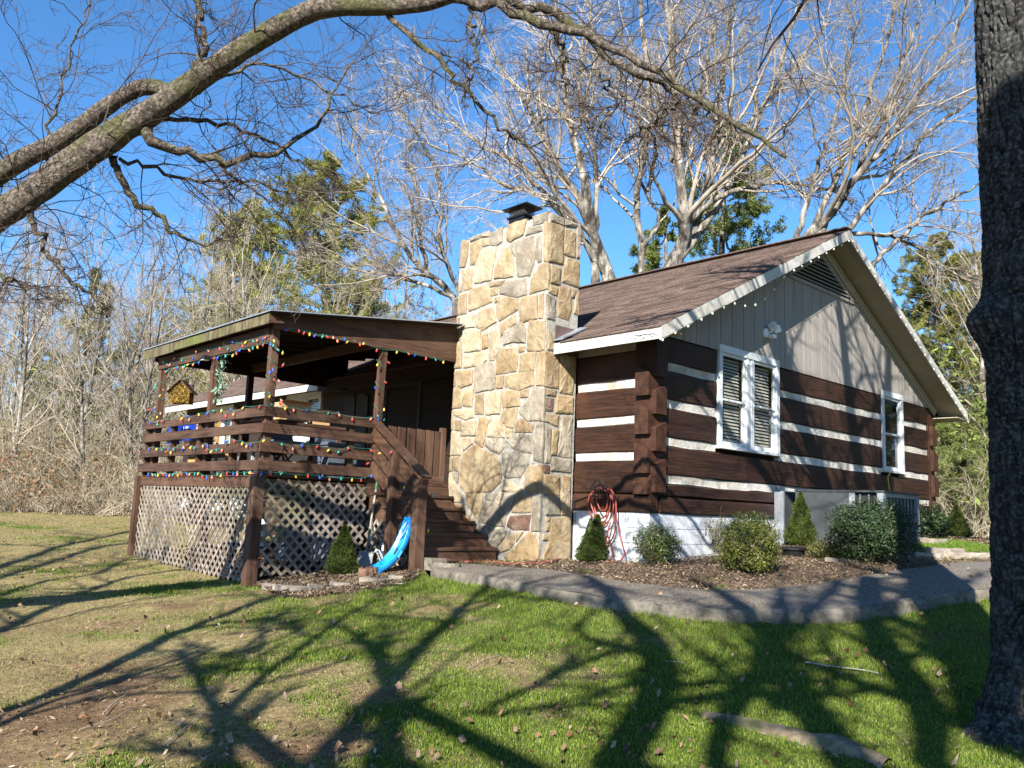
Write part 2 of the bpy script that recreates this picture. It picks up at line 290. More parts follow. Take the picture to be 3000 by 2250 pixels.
STONES_WIDE="""y 341,422 336,427 322,419 322,397 328,378 341,380 341,402
y 316,415 290,418 288,400 302,378 314,379
g 321,425 298,426 271,427 271,417 291,420 317,418
g 269,422 240,426 240,402 253,398 268,403
y 287,417 271,415 270,403 286,403
y 229,426 186,426 193,403 221,398 230,403
g 175,427 142,427 143,412 172,413
g 169,410 155,408 154,400 189,400 182,410
p 291,399 253,397 262,345 302,347 304,371
y 235,389 224,391 212,360 212,342 255,346 254,362
g 222,394 212,396 209,372 216,380
g 210,395 172,397 166,361 175,337 202,340
g 165,391 156,392 152,354 160,353 166,365
y 149,413 142,412 139,349 147,354
y 153,349 139,349 137,339 137,310 175,309 171,330
r 332,374 309,372 308,340 329,340
g 341,374 333,375 332,340 341,340
y 341,334 320,334 319,301 341,301
y 307,339 270,339 257,310 313,303 314,331
y 265,342 231,339 242,333 265,335
r 262,332 246,331 246,320 262,320
g 231,337 184,334 180,309 199,308 241,320 240,330
r 252,316 240,315 242,308 251,308
r 247,306 226,314 199,305 199,289 240,277 246,289
y 189,306 157,304 157,270 193,268 195,298
y 153,304 145,305 145,268 154,269
y 284,301 257,301 245,277 278,268 293,276 288,291
p 333,297 296,295 296,276 330,278
y 341,299 335,296 335,282 341,283
y 237,272 204,281 201,269 234,253
p 325,274 281,270 280,237 319,238
r 277,263 264,261 262,239 276,238
p 261,263 244,264 235,253 235,236 246,218 259,219
g 228,259 188,269 180,255 180,237 205,241 228,239
y 173,269 140,263 139,221 175,224
y 341,274 338,278 329,270 330,258 341,261
y 341,258 326,255 324,214 341,215
p 317,234 269,235 263,220 281,213 319,213
r 230,233 197,232 194,218 196,197 242,195 241,223
y 193,233 181,232 182,225 192,224
y 188,221 156,221 160,194 190,194
y 154,220 138,220 137,171 154,172
y 341,209 336,209 336,186 341,187
y 333,210 296,208 296,186 322,182 331,184
g 290,215 251,216 243,193 243,174 286,172 290,184
y 240,193 224,192 224,174 240,175
y 221,192 161,194 159,173 191,168 221,176
y 341,182 325,182 316,168 319,151 341,151
y 314,174 304,179 292,177 293,151 316,153
y 287,168 268,170 266,138 285,139
p 259,166 238,171 229,164 228,136 260,136
y 224,170 191,168 186,145 221,144 228,161
r 185,167 170,168 170,157 185,157
g 159,171 137,166 137,121 171,123 187,136 178,145 164,157
p 339,147 291,148 289,134 309,131 336,140
y 341,147 339,148 337,117 341,117
y 333,132 320,130 320,115 333,116
p 318,128 282,128 282,106 316,107
r 275,132 260,133 253,126 264,87 284,97 277,119
p 247,134 234,134 213,114 215,100 255,103 251,118
y 219,143 190,142 197,113 216,116 228,125
r 184,127 156,116 158,106 194,107 193,119
y 211,111 200,111 201,99 211,100
g 150,120 137,117 137,71 137,64 153,67 156,91
p 341,112 320,111 316,77 341,77
p 313,103 290,103 287,94 309,83
g 258,100 221,100 216,87 226,77 245,83 257,90
g 213,95 197,104 158,102 158,76 177,79 198,84
y 314,76 289,89 279,92 262,84 232,75 218,50 220,37 240,22 299,19 313,30 314,61
y 341,74 336,74 334,52 341,52
y 333,75 319,75 318,53 333,53
g 332,50 317,50 318,33 330,41
p 341,49 336,50 330,36 311,22 310,6 323,4 341,15
y 299,18 258,20 260,-3 269,-20 292,0
g 252,19 227,19 237,7 252,11
g 220,79 186,79 162,74 164,59 178,43 213,42 217,60
p 214,40 203,39 173,27 174,20 218,23
r 162,59 137,60 137,22 169,22 167,47
g 222,21 187,20 194,5 204,-10 231,7
y 185,19 155,20 155,-5 194,-7 190,9
g 256,8 231,6 205,-12 208,-27 235,-27 266,-22
d 196,-12 156,-9 158,-30 192,-31 204,-26
g 152,17 137,17 137,-9 137,-30 152,-30
g 265,-26 238,-28 238,-44 263,-40
g 228,-30 202,-32 206,-42 223,-57 239,-58
y 200,-40 188,-36 186,-49 196,-59 214,-64 211,-52
r 184,-35 168,-33 182,-48
r 179,-50 156,-32 145,-37 137,-55 137,-73 195,-79 206,-70 199,-63
y 295,-10 273,-21 273,-33 294,-21
y 323,3 313,3 299,0 300,-3 323,-4"""
STONES_NARROW="""g -65,424 -38,422 -38,411 -64,412
g -35,422 -9,421 -10,417 -35,413
y -66,409 -38,410 -37,353 -66,351
y -35,408 -12,408 -12,370 -35,369
g -10,417 -1,418 -1,370 -8,370
y -61,347 -42,346 -43,321 -61,320
r -29,365 -1,364 -1,326 -37,327 -35,351
r -62,317 -45,317 -47,304 -63,306
g -66,302 -49,298 -50,267 -65,267
r -43,318 -19,323 -16,290 -22,273 -43,274
y -17,321 -6,322 -11,309 -17,308
r -8,320 -1,320 -1,285 -10,285
y -62,254 -48,239 -48,223 -62,223
r -66,219 -40,220 -37,206 -38,171 -63,170
y -37,221 -3,224 -4,194 -9,165 -35,165
y -61,166 -42,167 -43,159 -61,158
d -62,154 -47,155 -48,137 -62,136
r -39,161 -6,162 -7,138 -42,135
y -60,131 -35,132 -37,116 -61,121
g -61,115 -50,112 -49,65 -59,64
y -47,110 -35,111 -38,75 -48,75
g -29,130 -7,134 -7,73 -36,75 -32,98
g -46,72 -7,70 -7,53 -48,53
d -61,60 -50,60 -50,49 -61,49
r -60,47 -30,46 -29,18 -59,21
r -24,47 -8,48 -6,-7 -24,-7 -26,12
g -56,18 -28,18 -27,-7 -55,-8
y -54,-11 -45,-12 -45,-18 -53,-17
y -54,-19 -45,-19 -46,-30 -53,-29
y -59,-34 -47,-35 -47,-42 -59,-42
r -44,-12 -4,-9 -4,-68 -18,-75 -57,-75 -57,-65 -48,-48"""
# ================================================================== ground
def pts_gnd(L,off=0): return np.array([gnd(x,y,off) for x,y in L])
far_px=[(1243,1655),(1340,1652),(1500,1661),(1670,1678),(1839,1709),(2042,1731),(2246,1730),(2402,1708),(2517,1692),(2653,1668),(2788,1653),(2917,1645)]
near_px=[(1262,1672),(1330,1682),(1500,1708),(1771,1760),(2042,1787),(2200,1800),(2368,1797),(2520,1785),(2640,1768),(2754,1750),(2840,1738),(2910,1727)]
def resamp(P,n):
    P=np.asarray(P,float); s=np.concatenate([[0],np.cumsum(np.linalg.norm(np.diff(P[:,:2],axis=0),axis=1))]); t=np.linspace(0,s[-1],n)
    return np.stack([np.interp(t,s,P[:,i]) for i in range(P.shape[1])],1)
PF=pts_gnd(far_px,.03); PN=pts_gnd(near_px,.09)
def ext(P,d,L): d=np.array(d)/np.hypot(*d); e=P[-1].copy(); e[:2]+=d*L; return np.vstack([P,e])
dd=PF[-1,:2]-PF[-3,:2]; PF=ext(PF,dd,9); PN=ext(PN,(PN[-1,:2]-PN[-4,:2])*.6+dd/np.linalg.norm(dd)*.4,10)
NPATH=90
PF=resamp(PF,NPATH); PN=resamp(PN,NPATH)
PATHPOLY=np.vstack([PF[:,:2],PN[::-1,:2]])
DECKX,DECKY0,DECKY1=-3.8,3.4,7.76
bedR=np.array([(-.2,1.36),(0,0),(9.4,0),(11.5,-.6),(9,-2.3),(6,-2.5)]+[tuple(p) for p in PF[::-1][30:,:2]]+[(-.75,1.7)])
bedL=np.array([(-3.75,3.45),(-2.2,3.4)]+[tuple(p[:2]) for p in pts_gnd([(1235,1668),(1225,1700),(1150,1722),(1050,1735),(950,1748),(880,1757),(800,1750),(760,1725)])])
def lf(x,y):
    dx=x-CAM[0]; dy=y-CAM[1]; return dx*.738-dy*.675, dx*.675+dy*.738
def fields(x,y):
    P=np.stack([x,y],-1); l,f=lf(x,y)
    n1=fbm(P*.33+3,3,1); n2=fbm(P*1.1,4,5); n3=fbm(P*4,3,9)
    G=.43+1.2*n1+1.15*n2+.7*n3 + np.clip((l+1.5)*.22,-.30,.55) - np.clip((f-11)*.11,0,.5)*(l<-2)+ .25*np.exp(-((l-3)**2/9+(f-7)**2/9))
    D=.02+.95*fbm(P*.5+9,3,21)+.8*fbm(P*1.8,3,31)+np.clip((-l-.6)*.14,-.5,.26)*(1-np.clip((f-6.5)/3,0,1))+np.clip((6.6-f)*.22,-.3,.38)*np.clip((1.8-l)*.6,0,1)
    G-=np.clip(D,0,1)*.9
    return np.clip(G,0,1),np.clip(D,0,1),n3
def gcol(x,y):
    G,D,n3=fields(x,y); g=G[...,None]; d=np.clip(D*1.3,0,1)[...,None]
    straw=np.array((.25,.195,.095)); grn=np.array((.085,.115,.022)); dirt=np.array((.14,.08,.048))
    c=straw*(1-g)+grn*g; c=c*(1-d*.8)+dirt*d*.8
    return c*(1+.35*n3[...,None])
xs=np.unique(np.concatenate([np.linspace(-400,-60,10),np.linspace(-60,-16,23),np.arange(-16,12,.085),np.linspace(12,60,33),np.linspace(60,400,10)]))
ys=np.unique(np.concatenate([np.linspace(-400,-50,10),np.linspace(-50,-10,20),np.arange(-10,12,.085),np.linspace(12,30,60),np.linspace(30,70,20),np.linspace(70,400,10)]))
X,Y=np.meshgrid(xs,ys,indexing='ij'); Z=gz(X,Y)
P3=np.stack([X,Y],-1); Z=Z+fbm(P3*1.5,4,40)*.028+fbm(P3*7,2,50)*.008*(np.hypot(X,Y)<25)
ip=inpoly(X,Y,PATHPOLY); Z=Z-ip*.10
ibd=inpoly(X,Y,bedR)|inpoly(X,Y,bedL)
ih=(X>.05)&(X<9.3)&(Y>.05)&(Y<15.6); Z=Z-ih*.3
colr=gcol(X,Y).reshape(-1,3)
nx,ny=len(xs),len(ys); idx=np.arange(nx*ny).reshape(nx,ny)
F=np.stack([idx[:-1,:-1],idx[1:,:-1],idx[1:,1:],idx[:-1,1:]],-1).reshape(-1,4)
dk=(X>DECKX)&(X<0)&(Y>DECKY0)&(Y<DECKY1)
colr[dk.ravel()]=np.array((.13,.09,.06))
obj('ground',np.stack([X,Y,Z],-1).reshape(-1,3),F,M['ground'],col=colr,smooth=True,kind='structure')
def gzr(x,y):
    P=np.stack([np.asarray(x,float),np.asarray(y,float)],-1); return gz(x,y)+fbm(P*1.5,4,40)*.028+fbm(P*7,2,50)*.008
# asphalt path: raised slab with a broken edge
nr=14
T=np.linspace(0,1,nr)[None,:,None]; jit=fbm(PN[:,:2]*3,3,61)[:,None]*.05
nrm=PN[:,:2]-PF[:,:2]; nrm/=np.linalg.norm(nrm,axis=1)[:,None]
PN2=PN.copy(); PN2[:,:2]+=nrm*jit; PF2=PF.copy(); PF2[:,2]=gz(PF[:,0],PF[:,1])+.035; PN2[:,2]=gz(PN2[:,0],PN2[:,1])+.105+fbm(PN[:,:2]*2,2,66)*.015
G_=PF2[:,None]*(1-T)+PN2[:,None]*T; G_[...,2]+=.012*vn(G_[...,:2]*2.2,70)+.02*np.sin(T[...,0]*pi)
I=np.arange(NPATH*nr).reshape(NPATH,nr); F=np.stack([I[:-1,:-1],I[:-1,1:],I[1:,1:],I[1:,:-1]],-1).reshape(-1,4)
path=obj('path',G_.reshape(-1,3),F,M['asphalt'],smooth=True,kind='structure')
# slab edge
ed=[];NE=NPATH*3; E0=resamp(PN2,NE); nn=resamp(np.hstack([nrm,nrm]),NE)[:,:2] if False else np.stack([np.interp(np.linspace(0,1,NE),np.linspace(0,1,NPATH),nrm[:,k]) for k in (0,1)],1)
rows=[]
for k,(o_,dz) in enumerate([(-.03,.004),(.0,.0),(.025,-.03),(.03,-.07),(.035,-.12),(.04,-.25)]):
    r=E0.copy(); r[:,:2]+=nn*(o_+.02*vn(E0[:,:2]*9+k,80))[:,None] if k else nn*o_; r[:,2]+=dz+(.012*vn(E0[:,:2]*14+k*3,81) if k>1 else 0)+ (.006 if k==0 else 0); rows.append(r)
V=np.stack(rows,1); I=np.arange(NE*6).reshape(NE,6); F=np.stack([I[:-1,:-1],I[:-1,1:],I[1:,1:],I[1:,:-1]],-1).reshape(-1,4)
obj('slab_edge',V.reshape(-1,3),F,M['slabedge'],path)
# planting beds
def bed(name,poly,step=.06,h=.02):
    a=poly.min(0);b=poly.max(0); gx=np.arange(a[0],b[0]+step,step); gy=np.arange(a[1],b[1]+step,step); X,Y=np.meshgrid(gx,gy,indexing='ij')
    P=np.stack([X,Y],-1); ins=inpoly(X+.05*vn(P*6,90),Y+.05*vn(P*6,91),poly)&~inpoly(X,Y,PATHPOLY); Z=gzr(X,Y)+h+.035*fbm(P*3,3,92)+.015*vn(P*17,93)
    I=np.arange(X.size).reshape(X.shape); F=np.stack([I[:-1,:-1],I[1:,:-1],I[1:,1:],I[:-1,1:]],-1)
    er=ins.copy(); er[1:-1,1:-1]=ins[1:-1,1:-1]&ins[:-2,1:-1]&ins[2:,1:-1]&ins[1:-1,:-2]&ins[1:-1,2:]; Z=Z-np.where(er,0,.07); k=ins[:-1,:-1]&ins[1:,:-1]&ins[1:,1:]&ins[:-1,1:]; F=F[k]; u,inv=np.unique(F,return_inverse=True); V=np.stack([X,Y,Z],-1).reshape(-1,3)[u]
    return obj(name,V,inv.reshape(-1,4),M['mulch'],smooth=True,kind='structure')
bed('mulch_bed',bedR,h=.015); bed('mulch_bed',bedL,h=.012)
RG=np.random.default_rng(11)
def scatter_in(poly,n):
    a=poly.min(0);b=poly.max(0); x=RG.uniform(a[0],b[0],n); y=RG.uniform(a[1],b[1],n); k=inpoly(x,y,poly)&~inpoly(x,y,PATHPOLY); return x[k],y[k]
def flakes(name,x,y,z,size,cols,mt,tilt=.5,asp=.5,curl=.0,kind='stuff',label=None,cat=None):
    n=len(x); a=RG.uniform(0,2*pi,n); s=RG.uniform(size[0],size[1],n); u=np.stack([np.cos(a),np.sin(a),RG.normal(0,tilt,n)],1); v=np.stack([-np.sin(a),np.cos(a),RG.normal(0,tilt,n)],1)*asp
    c=np.stack([x,y,z],1); up=np.array((0,0,1.))*(s*curl)[:,None]
    V=np.stack([c-u*s[:,None],c-v*s[:,None]-up*0,c+u*s[:,None]+up*.6,c+v*s[:,None]+up],1).reshape(-1,3)
    V[:,2]=np.maximum(V[:,2],np.repeat(z,4)-.01)
    F=np.arange(n*4).reshape(n,4); F=np.concatenate([F[:,[0,1,2]],F[:,[0,2,3]]]) 
    C_=np.asarray(cols)[RG.integers(0,len(cols),n)]*RG.uniform(.7,1.25,(n,1)); 
    return obj(name,V,F,mt,col=np.repeat(C_,4,0),kind=kind,label=label,cat=cat)
chipc=[(.16,.10,.06),(.09,.055,.035),(.27,.20,.125),(.05,.033,.022),(.38,.30,.19),(.20,.14,.09)]
x1,y1=scatter_in(bedR,90000); x2,y2=scatter_in(bedL,26000); x=np.concatenate([x1,x2]);y=np.concatenate([y1,y2])
flakes('mulch_chips',x,y,gzr(x,y)+.036+RG.uniform(0,.018,len(x)),(.008,.026),chipc,M['chips'],tilt=.45,asp=.28,label='bark mulch chips and pine straw in the beds by the house',cat='mulch')
x=RG.uniform(-3,6,2600); y=RG.uniform(-5,3,2600); k=inpoly(x,y,PATHPOLY)&(RG.random(2600)<.22); x=x[k];y=y[k]
flakes('fallen_leaves',x,y,gz(x,y)+.075+RG.uniform(.0,.03,len(x)),(.010,.028),[(.25,.14,.07),(.3,.2,.12),(.15,.09,.05)],M['deadleaf'],tilt=.35,asp=.6,curl=.6,label='few dry leaves blown onto the asphalt path',cat='leaves')
# grass blades
PEDGE=np.vstack([PF[:,:2]*.86+PN[:,:2]*.14,(PN[:,:2]*.94+PF[:,:2]*.06)[::-1]])
def blades():
    out=[]
    n=1000000; r=3.9+ (26-3.9)*RG.random(n)**1.3; th=RG.uniform(-.60,.66,n)
    f=r; l=r*np.tan(th); x=CAM[0]+.675*f+.738*l; y=CAM[1]+.738*f-.675*l
    k=~(inpoly(x+.07*vn(np.stack([x,y],-1)*4,66),y+.07*vn(np.stack([x,y],-1)*4,67),PATHPOLY))&~inpoly(x,y,bedR)&~inpoly(x,y,bedL)&~((x>-3.78)&(y>3.4)&(y<8)&(x<10))&~((x>0)&(y>0)&(x<9.4)&(y<16))
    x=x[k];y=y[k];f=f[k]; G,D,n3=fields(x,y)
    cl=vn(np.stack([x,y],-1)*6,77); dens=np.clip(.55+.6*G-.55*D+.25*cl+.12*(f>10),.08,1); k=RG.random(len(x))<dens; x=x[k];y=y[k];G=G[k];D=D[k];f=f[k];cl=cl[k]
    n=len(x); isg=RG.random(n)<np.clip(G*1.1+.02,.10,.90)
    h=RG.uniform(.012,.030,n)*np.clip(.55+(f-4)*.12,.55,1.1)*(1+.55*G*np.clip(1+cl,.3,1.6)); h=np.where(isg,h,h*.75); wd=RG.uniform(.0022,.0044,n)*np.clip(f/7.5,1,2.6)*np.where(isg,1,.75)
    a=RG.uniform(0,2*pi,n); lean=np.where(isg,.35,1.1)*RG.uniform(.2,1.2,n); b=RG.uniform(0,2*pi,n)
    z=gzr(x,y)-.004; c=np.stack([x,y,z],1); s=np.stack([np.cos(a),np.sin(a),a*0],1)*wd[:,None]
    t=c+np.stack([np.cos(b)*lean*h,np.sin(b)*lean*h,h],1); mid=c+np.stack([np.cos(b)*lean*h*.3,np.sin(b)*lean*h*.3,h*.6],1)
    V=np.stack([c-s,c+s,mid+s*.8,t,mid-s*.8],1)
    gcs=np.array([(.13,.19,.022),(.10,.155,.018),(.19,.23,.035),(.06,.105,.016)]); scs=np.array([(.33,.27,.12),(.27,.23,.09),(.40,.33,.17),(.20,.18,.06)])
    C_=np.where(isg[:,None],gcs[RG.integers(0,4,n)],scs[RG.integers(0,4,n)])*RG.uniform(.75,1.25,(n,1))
    k0=np.arange(n)[:,None]*5
    F=np.concatenate([k0+np.array([0,1,2]),k0+np.array([0,2,4]),k0+np.array([4,2,3])])
    far=f>6.8
    Fn=np.concatenate([(k0[~far]+np.array([0,1,2])),(k0[~far]+np.array([0,2,4])),(k0[~far]+np.array([4,2,3])),(k0[far]+np.array([0,1,3]))])
    return obj('grass_blades',V.reshape(-1,3),Fn,M['blade'],col=np.repeat(C_,5,0),kind='stuff',label='short green and straw coloured winter lawn grass',cat='grass')
blades()
# dead leaves
lc=[(.20,.105,.055),(.22,.13,.075),(.14,.08,.04),(.27,.19,.13),(.10,.055,.035)]
n=4600; f=4.0+22*RG.random(n)**1.5; l=f*RG.uniform(-.62,.64,n); x=CAM[0]+.675*f+.738*l; y=CAM[1]+.738*f-.675*l
k=(vn(np.stack([x,y],-1)*.8,33)+.55*RG.normal(0,1,n)>.05)&~((x>0)&(y>0)&(x<9.4)&(y<16))&~((x>-3.8)&(y>3.4)&(y<7.8)&(x<0))&~inpoly(x,y,PATHPOLY); x=x[k];y=y[k]
flakes('fallen_leaves',x,y,gzr(x,y)+RG.uniform(.014,.035,len(x)),(.010,.028),lc,M['deadleaf'],tilt=.6,asp=.45,curl=1.1,label='brown fallen leaves strewn over the lawn',cat='leaves')
x=RG.uniform(-3.75,-.1,5000);y=RG.uniform(3.45,7.7,5000); flakes('fallen_leaves',x,y,gzr(x,y)+RG.uniform(.02,.1,5000)+.1*np.exp(-(y-3.4)/.4),(.03,.07),lc,M['deadleaf'],tilt=.5,asp=.6,curl=.5,label='brown leaves drifted under the deck behind the lattice',cat='leaves')
n=7000;f=RG.uniform(4.0,9.5,n);l=RG.uniform(-4.5,1.2,n); x=CAM[0]+.675*f+.738*l; y=CAM[1]+.738*f-.675*l; _,D,_=fields(x,y); k=D>RG.uniform(.05,.9,n); x=x[k];y=y[k]
flakes('dry_litter',x,y,gzr(x,y)+RG.uniform(.006,.02,len(x)),(.006,.026),[(.26,.19,.12),(.2,.12,.075),(.13,.075,.05),(.34,.26,.18)],M['deadleaf'],tilt=.3,asp=.3,label='dry straw and bark bits on the bare soil patches',cat='litter')
# ================================================================== log house
HOUSE=empty('log_house',(0,0,-.64),'dark brown log house with white chinking, brown shingle roof and grey gable siding','house')
W=9.4; LEN=15.77
def beam(name,axis,a0,a1,c0,c1,z0,z1,mt,parent,ch=.018,jt=.007,seg=.3,sd=0,split=True):
    """rough hewn timber along axis 0 (x) or 1 (y): length a0..a1, other axis c0..c1"""
    n=max(2,int((a1-a0)/seg)+1); t=np.linspace(a0,a1,n)
    prof=[(c0,z0+ch),(c0+ch,z0),(c1-ch,z0),(c1,z0+ch),(c1,z1-ch),(c1-ch,z1),(c0+ch,z1),(c0,z1-ch)]
    if split: zm=z0+(z1-z0)*.5; prof=[(c0,z0+ch),(c0+ch,z0),(c1-ch,z0),(c1,z0+ch),(c1,z1-ch),(c1-ch,z1),(c0+ch,z1),(c0,z1-ch),(c0-.004,zm+.06),(c0+.003,zm-.05)]
    k=len(prof); V=np.zeros((n,k,3))
    for j,(c,z) in enumerate(prof):
        V[:,j,axis]=t; V[:,j,1-axis]=c; V[:,j,2]=z
    q=V.copy(); V[...,1-axis]+=jt*vn(q*3.1+sd*7.3,100); V[...,2]+=jt*1.3*vn(q*2.3+sd*3.1,101)
    I=np.arange(n*k).reshape(n,k); F=[]
    for j in range(k):
        for i in range(n-1): F.append((I[i,j],I[i,(j+1)%k],I[i+1,(j+1)%k],I[i+1,j]))
    F.append(tuple(int(v) for v in I[0][::-1])); F.append(tuple(int(v) for v in I[-1]))
    F=[tuple(map(int,f)) for f in F]
    if axis==0: F=[f[::-1] for f in F]
    return obj(name,V.reshape(-1,3),F,mt,parent)
# solid core behind the timber skin
MB().box(.12,W-.12,.13,LEN-.1,-.66,2.36).obj('wall_core',M['dark'],HOUSE)
# foundation
MB().box(.025,W-.03,.025,1.38,-1.0,-.002).obj('foundation_mortar',M['found'],HOUSE); MB().box(.02,W-.03,1.381,LEN-.03,-1.2,-.002).obj('foundation_wall',M['shade_brown'],HOUSE)  # wall beyond the blocks coloured dark to stand for the shade under the deck
for r in range(4):
    z0=-.8+r*.2; off=.2*(r%2)
    x=-off+.008
    while x<W:
        x0=max(x,.008 if r%2 else .008); x1=min(x+.392,W)
        if x1-x0>.05: MB().box(x0,x1,.012 if r%2 else .0125,.05,z0+.004,z0+.196).obj('block',M['block'],HOUSE)
        x+=.4
    y=.015+off-.2
    while y<1.36:
        y0=max(y,.055); y1=min(y+.392,1.36)
        if y1-y0>.05: MB().box(.012,.05,y0,y1,z0+.004,z0+.196).obj('block',M['block'],HOUSE)
        y+=.4
# gable wall timbers (facing -y)
g_rows=[(.23,.39),(.515,.90),(1.025,1.42),(1.545,1.93),(2.05,2.40)]
holes=[(1.50,3.25,.95,2.46),(6.95,7.93,.94,2.47)]
def spans(a0,a1,z0,z1,pad=.0):
    S=[(a0,a1)]
    for h0,h1,hz0,hz1 in holes:
        if z1>hz0+.05 and z0<hz1-.05:
            S=[s for a,b in S for s in ((a,min(b,h0)),(max(a,h1),b)) if s[1]-s[0]>.02]
    return S
beam('sill_timber',0,.20,W-.05,-.02,.14,.0,.215,M['logx'],HOUSE,sd=1)
for i,(z0,z1) in enumerate(g_rows):
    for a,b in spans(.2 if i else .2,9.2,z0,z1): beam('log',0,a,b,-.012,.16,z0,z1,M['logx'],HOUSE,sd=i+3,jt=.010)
for i,(z0,z1) in enumerate([(.385,.52),(.895,1.03),(1.415,1.55),(1.925,2.055)]):
    for a,b in spans(.262,9.14,z0,z1): beam('chinking',0,a,b,.018,.10,z0,z1,M['chink'],HOUSE,sd=i+20,ch=.01,jt=.012,seg=.14)
# side wall timbers (facing -x) before the chimney, and beyond it in a shade-darkened brown
s_rows=[(.245,.69),(.805,1.18),(1.295,1.68),(1.80,2.19),(2.31,2.40)]
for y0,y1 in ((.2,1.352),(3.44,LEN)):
    beam('sill_timber',1,y0 if y0>1 else -.02,y1,-.025,.14,.0,.235,M['shade_brown'] if y0>1 else M['logy'],HOUSE,sd=2)
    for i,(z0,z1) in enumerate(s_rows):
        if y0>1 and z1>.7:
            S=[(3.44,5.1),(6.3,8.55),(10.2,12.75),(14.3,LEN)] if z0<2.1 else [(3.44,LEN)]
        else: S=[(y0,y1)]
        for a,b in S: beam('log',1,a,b,-.012,.16,z0,z1,M['shade_brown'] if a>3 else M['logy'],HOUSE,sd=i+40,jt=.010)
    for i,(z0,z1) in enumerate([(.685,.81),(1.175,1.30),(1.675,1.805),(2.185,2.315)]):
        S=[(y0 if y0>1 else .262,y1)] if y0<1 else [(7.9,8.55),(10.2,12.75),(14.3,LEN)]
        for a,b in S: beam('chinking',1,a,b,.018,.10,z0,z1,M['chink'],HOUSE,sd=i+60,ch=.01,jt=.012,seg=.14)
MB().box(-.012,.02,.2,1.352,2.19,2.36).obj('soffit_board',M['siding'],HOUSE)
# interlocking corner ends
p=.09
def notch(kind,z0,z1,cx=0):
    if kind=='g':   # gable log end sticking out to -x (profile in y,z)
        y0,y1=-.015,.215; lo=.0
        pr=[(y0,z0),(y1,z0),(y1,z1+.035),(y0+.02,z1-.045),(y0,z1-.07)]
        x0,x1=(-p,.22); V=[(x0,y,z) for y,z in pr]; MB().prism(V,(x1-x0,0,0)).obj('log_end',M['logend'],HOUSE)
    else:           # side log end sticking out to -y (profile in x,z)
        x0,x1=-.015,.215
        pr=[(x0,z0),(x1,z0),(x1,z1+.035),(x0+.02,z1-.045),(x0,z1-.07)]
        V=[(x,-p,z) for x,z in pr]; MB().prism(V,(0,.30,0)).obj('log_end',M['logend'],HOUSE)
for z0,z1 in [(1.545,1.92),(1.03,1.41),(.515,.89),(.24,.38)]: notch('g',z0,z1)
for z0,z1 in [(.81,1.17),(.27,.68),(1.30,1.67)]: notch('s',z0,z1)
beam('corner_post',1,-.10,.26,-.02,.215,1.80,2.40,M['logx'],HOUSE,sd=77)
for i,(z0,z1) in enumerate([(1.62,2.0),(1.1,1.5),(.58,.98),(.1,.46)]): # far right corner
    MB().prism([(W-.20,-p,z0),(W+.02,-p,z0),(W+.02,-p,z1-.05),(W-.20,-p,z1+.03)],(0,.3,0)).obj('log_end',M['logend'],HOUSE)
MB().box(W-.26,W+.01,-.02,.2,.0,2.38).obj('corner_post',M['logend'],HOUSE)
MB().box(W-.01,W+.0,.2,LEN,.0,2.38).obj('rear_wall',M['logx'],HOUSE)
MB().box(.1,W-.05,LEN-.01,LEN+.02,-.66,2.38).obj('end_wall',M['siding'],HOUSE)
# gable siding boards
RX,RZ=4.675,4.98; EX=-.51; EZ=2.36; K=(RZ-EZ)/(RX-EX)
def under(x,d=.17): return EZ-d+ (RX-EX-abs(x-RX))*K
bw=.305; x=.0
def siding_board(x0,x1,z0):
    zt=[(x0,under(x0,.20)),(x1,under(x1,.20))]
    if x0<RX<x1: zt=[(x0,under(x0,.2)),(RX,under(RX,.2)),(x1,under(x1,.2))]
    P=[(x0,z0),(x1,z0)]+zt[::-1]
    if min(a[1] for a in zt)<z0+.01: return
    MB().prism([(a,-.022,b) for a,b in P],(0,.022,0)).obj('siding_board',M['siding'],HOUSE)
xx=.055
while xx<W-.05:
    x0=xx+.006; x1=min(xx+bw-.006,W-.04); mid=(x0+x1)/2; z0=2.405
    if 1.5<mid<3.25 or 6.95<mid<7.95: z0=2.50
    siding_board(x0,x1,z0); xx+=bw
pr=[(.02,2.41),(W-.02,2.41),(RX,under(RX,.21))]
MB().prism([(a,-.008,b) for a,b in pr],(0,.1,0)).obj('gable_backing',M['dark'],HOUSE)
# triangular louvre
zb=4.0; xl=RX-(RZ-.42-zb)/K; xr=2*RX-xl; zt=zb+(RX-xl)*K
tri=MB(); tri.bar((xl-.06,-.035,zb-.02),(xr+.06,-.035,zb-.02),.03,.06); tri.bar((xl-.03,-.035,zb),(RX,-.035,zt+.02),.03,.05); tri.bar((xr+.03,-.035,zb),(RX,-.035,zt+.02),.03,.05)
LV=tri.obj('gable_vent',M['siding'],HOUSE)
MB().prism([(xl,-.024,zb),(xr,-.024,zb),(RX,-.024,zt)],(0,.001,0)).obj('vent_backing',M['dark'],LV)
z=zb+.03
while z<zt-.06:
    h=(RX-xl)-(z-zb)/K-.03
    MB().prism([(RX-h,-.028,z+.05),(RX-h,-.075,z),(RX-h,-.068,z-.004),(RX-h,-.028,z+.038)],(2*h,0,0)).obj('louvre',M['siding'],LV); z+=.068
# frieze boards under the rake
MB().bar((RX-.02,-.04,under(RX,.235)),(W+.06,-.04,under(W+.08,.235)),.035,.10).bar((RX,-.055,under(RX,.2)),(W+.06,-.055,under(W+.08,.2)),.05,.045).obj('frieze_board',M['soffit'],HOUSE)
MB().bar((RX+.02,-.04,under(RX,.235)),(.2,-.04,under(.2,.235)),.035,.10).obj('frieze_board',M['soffit'],HOUSE)
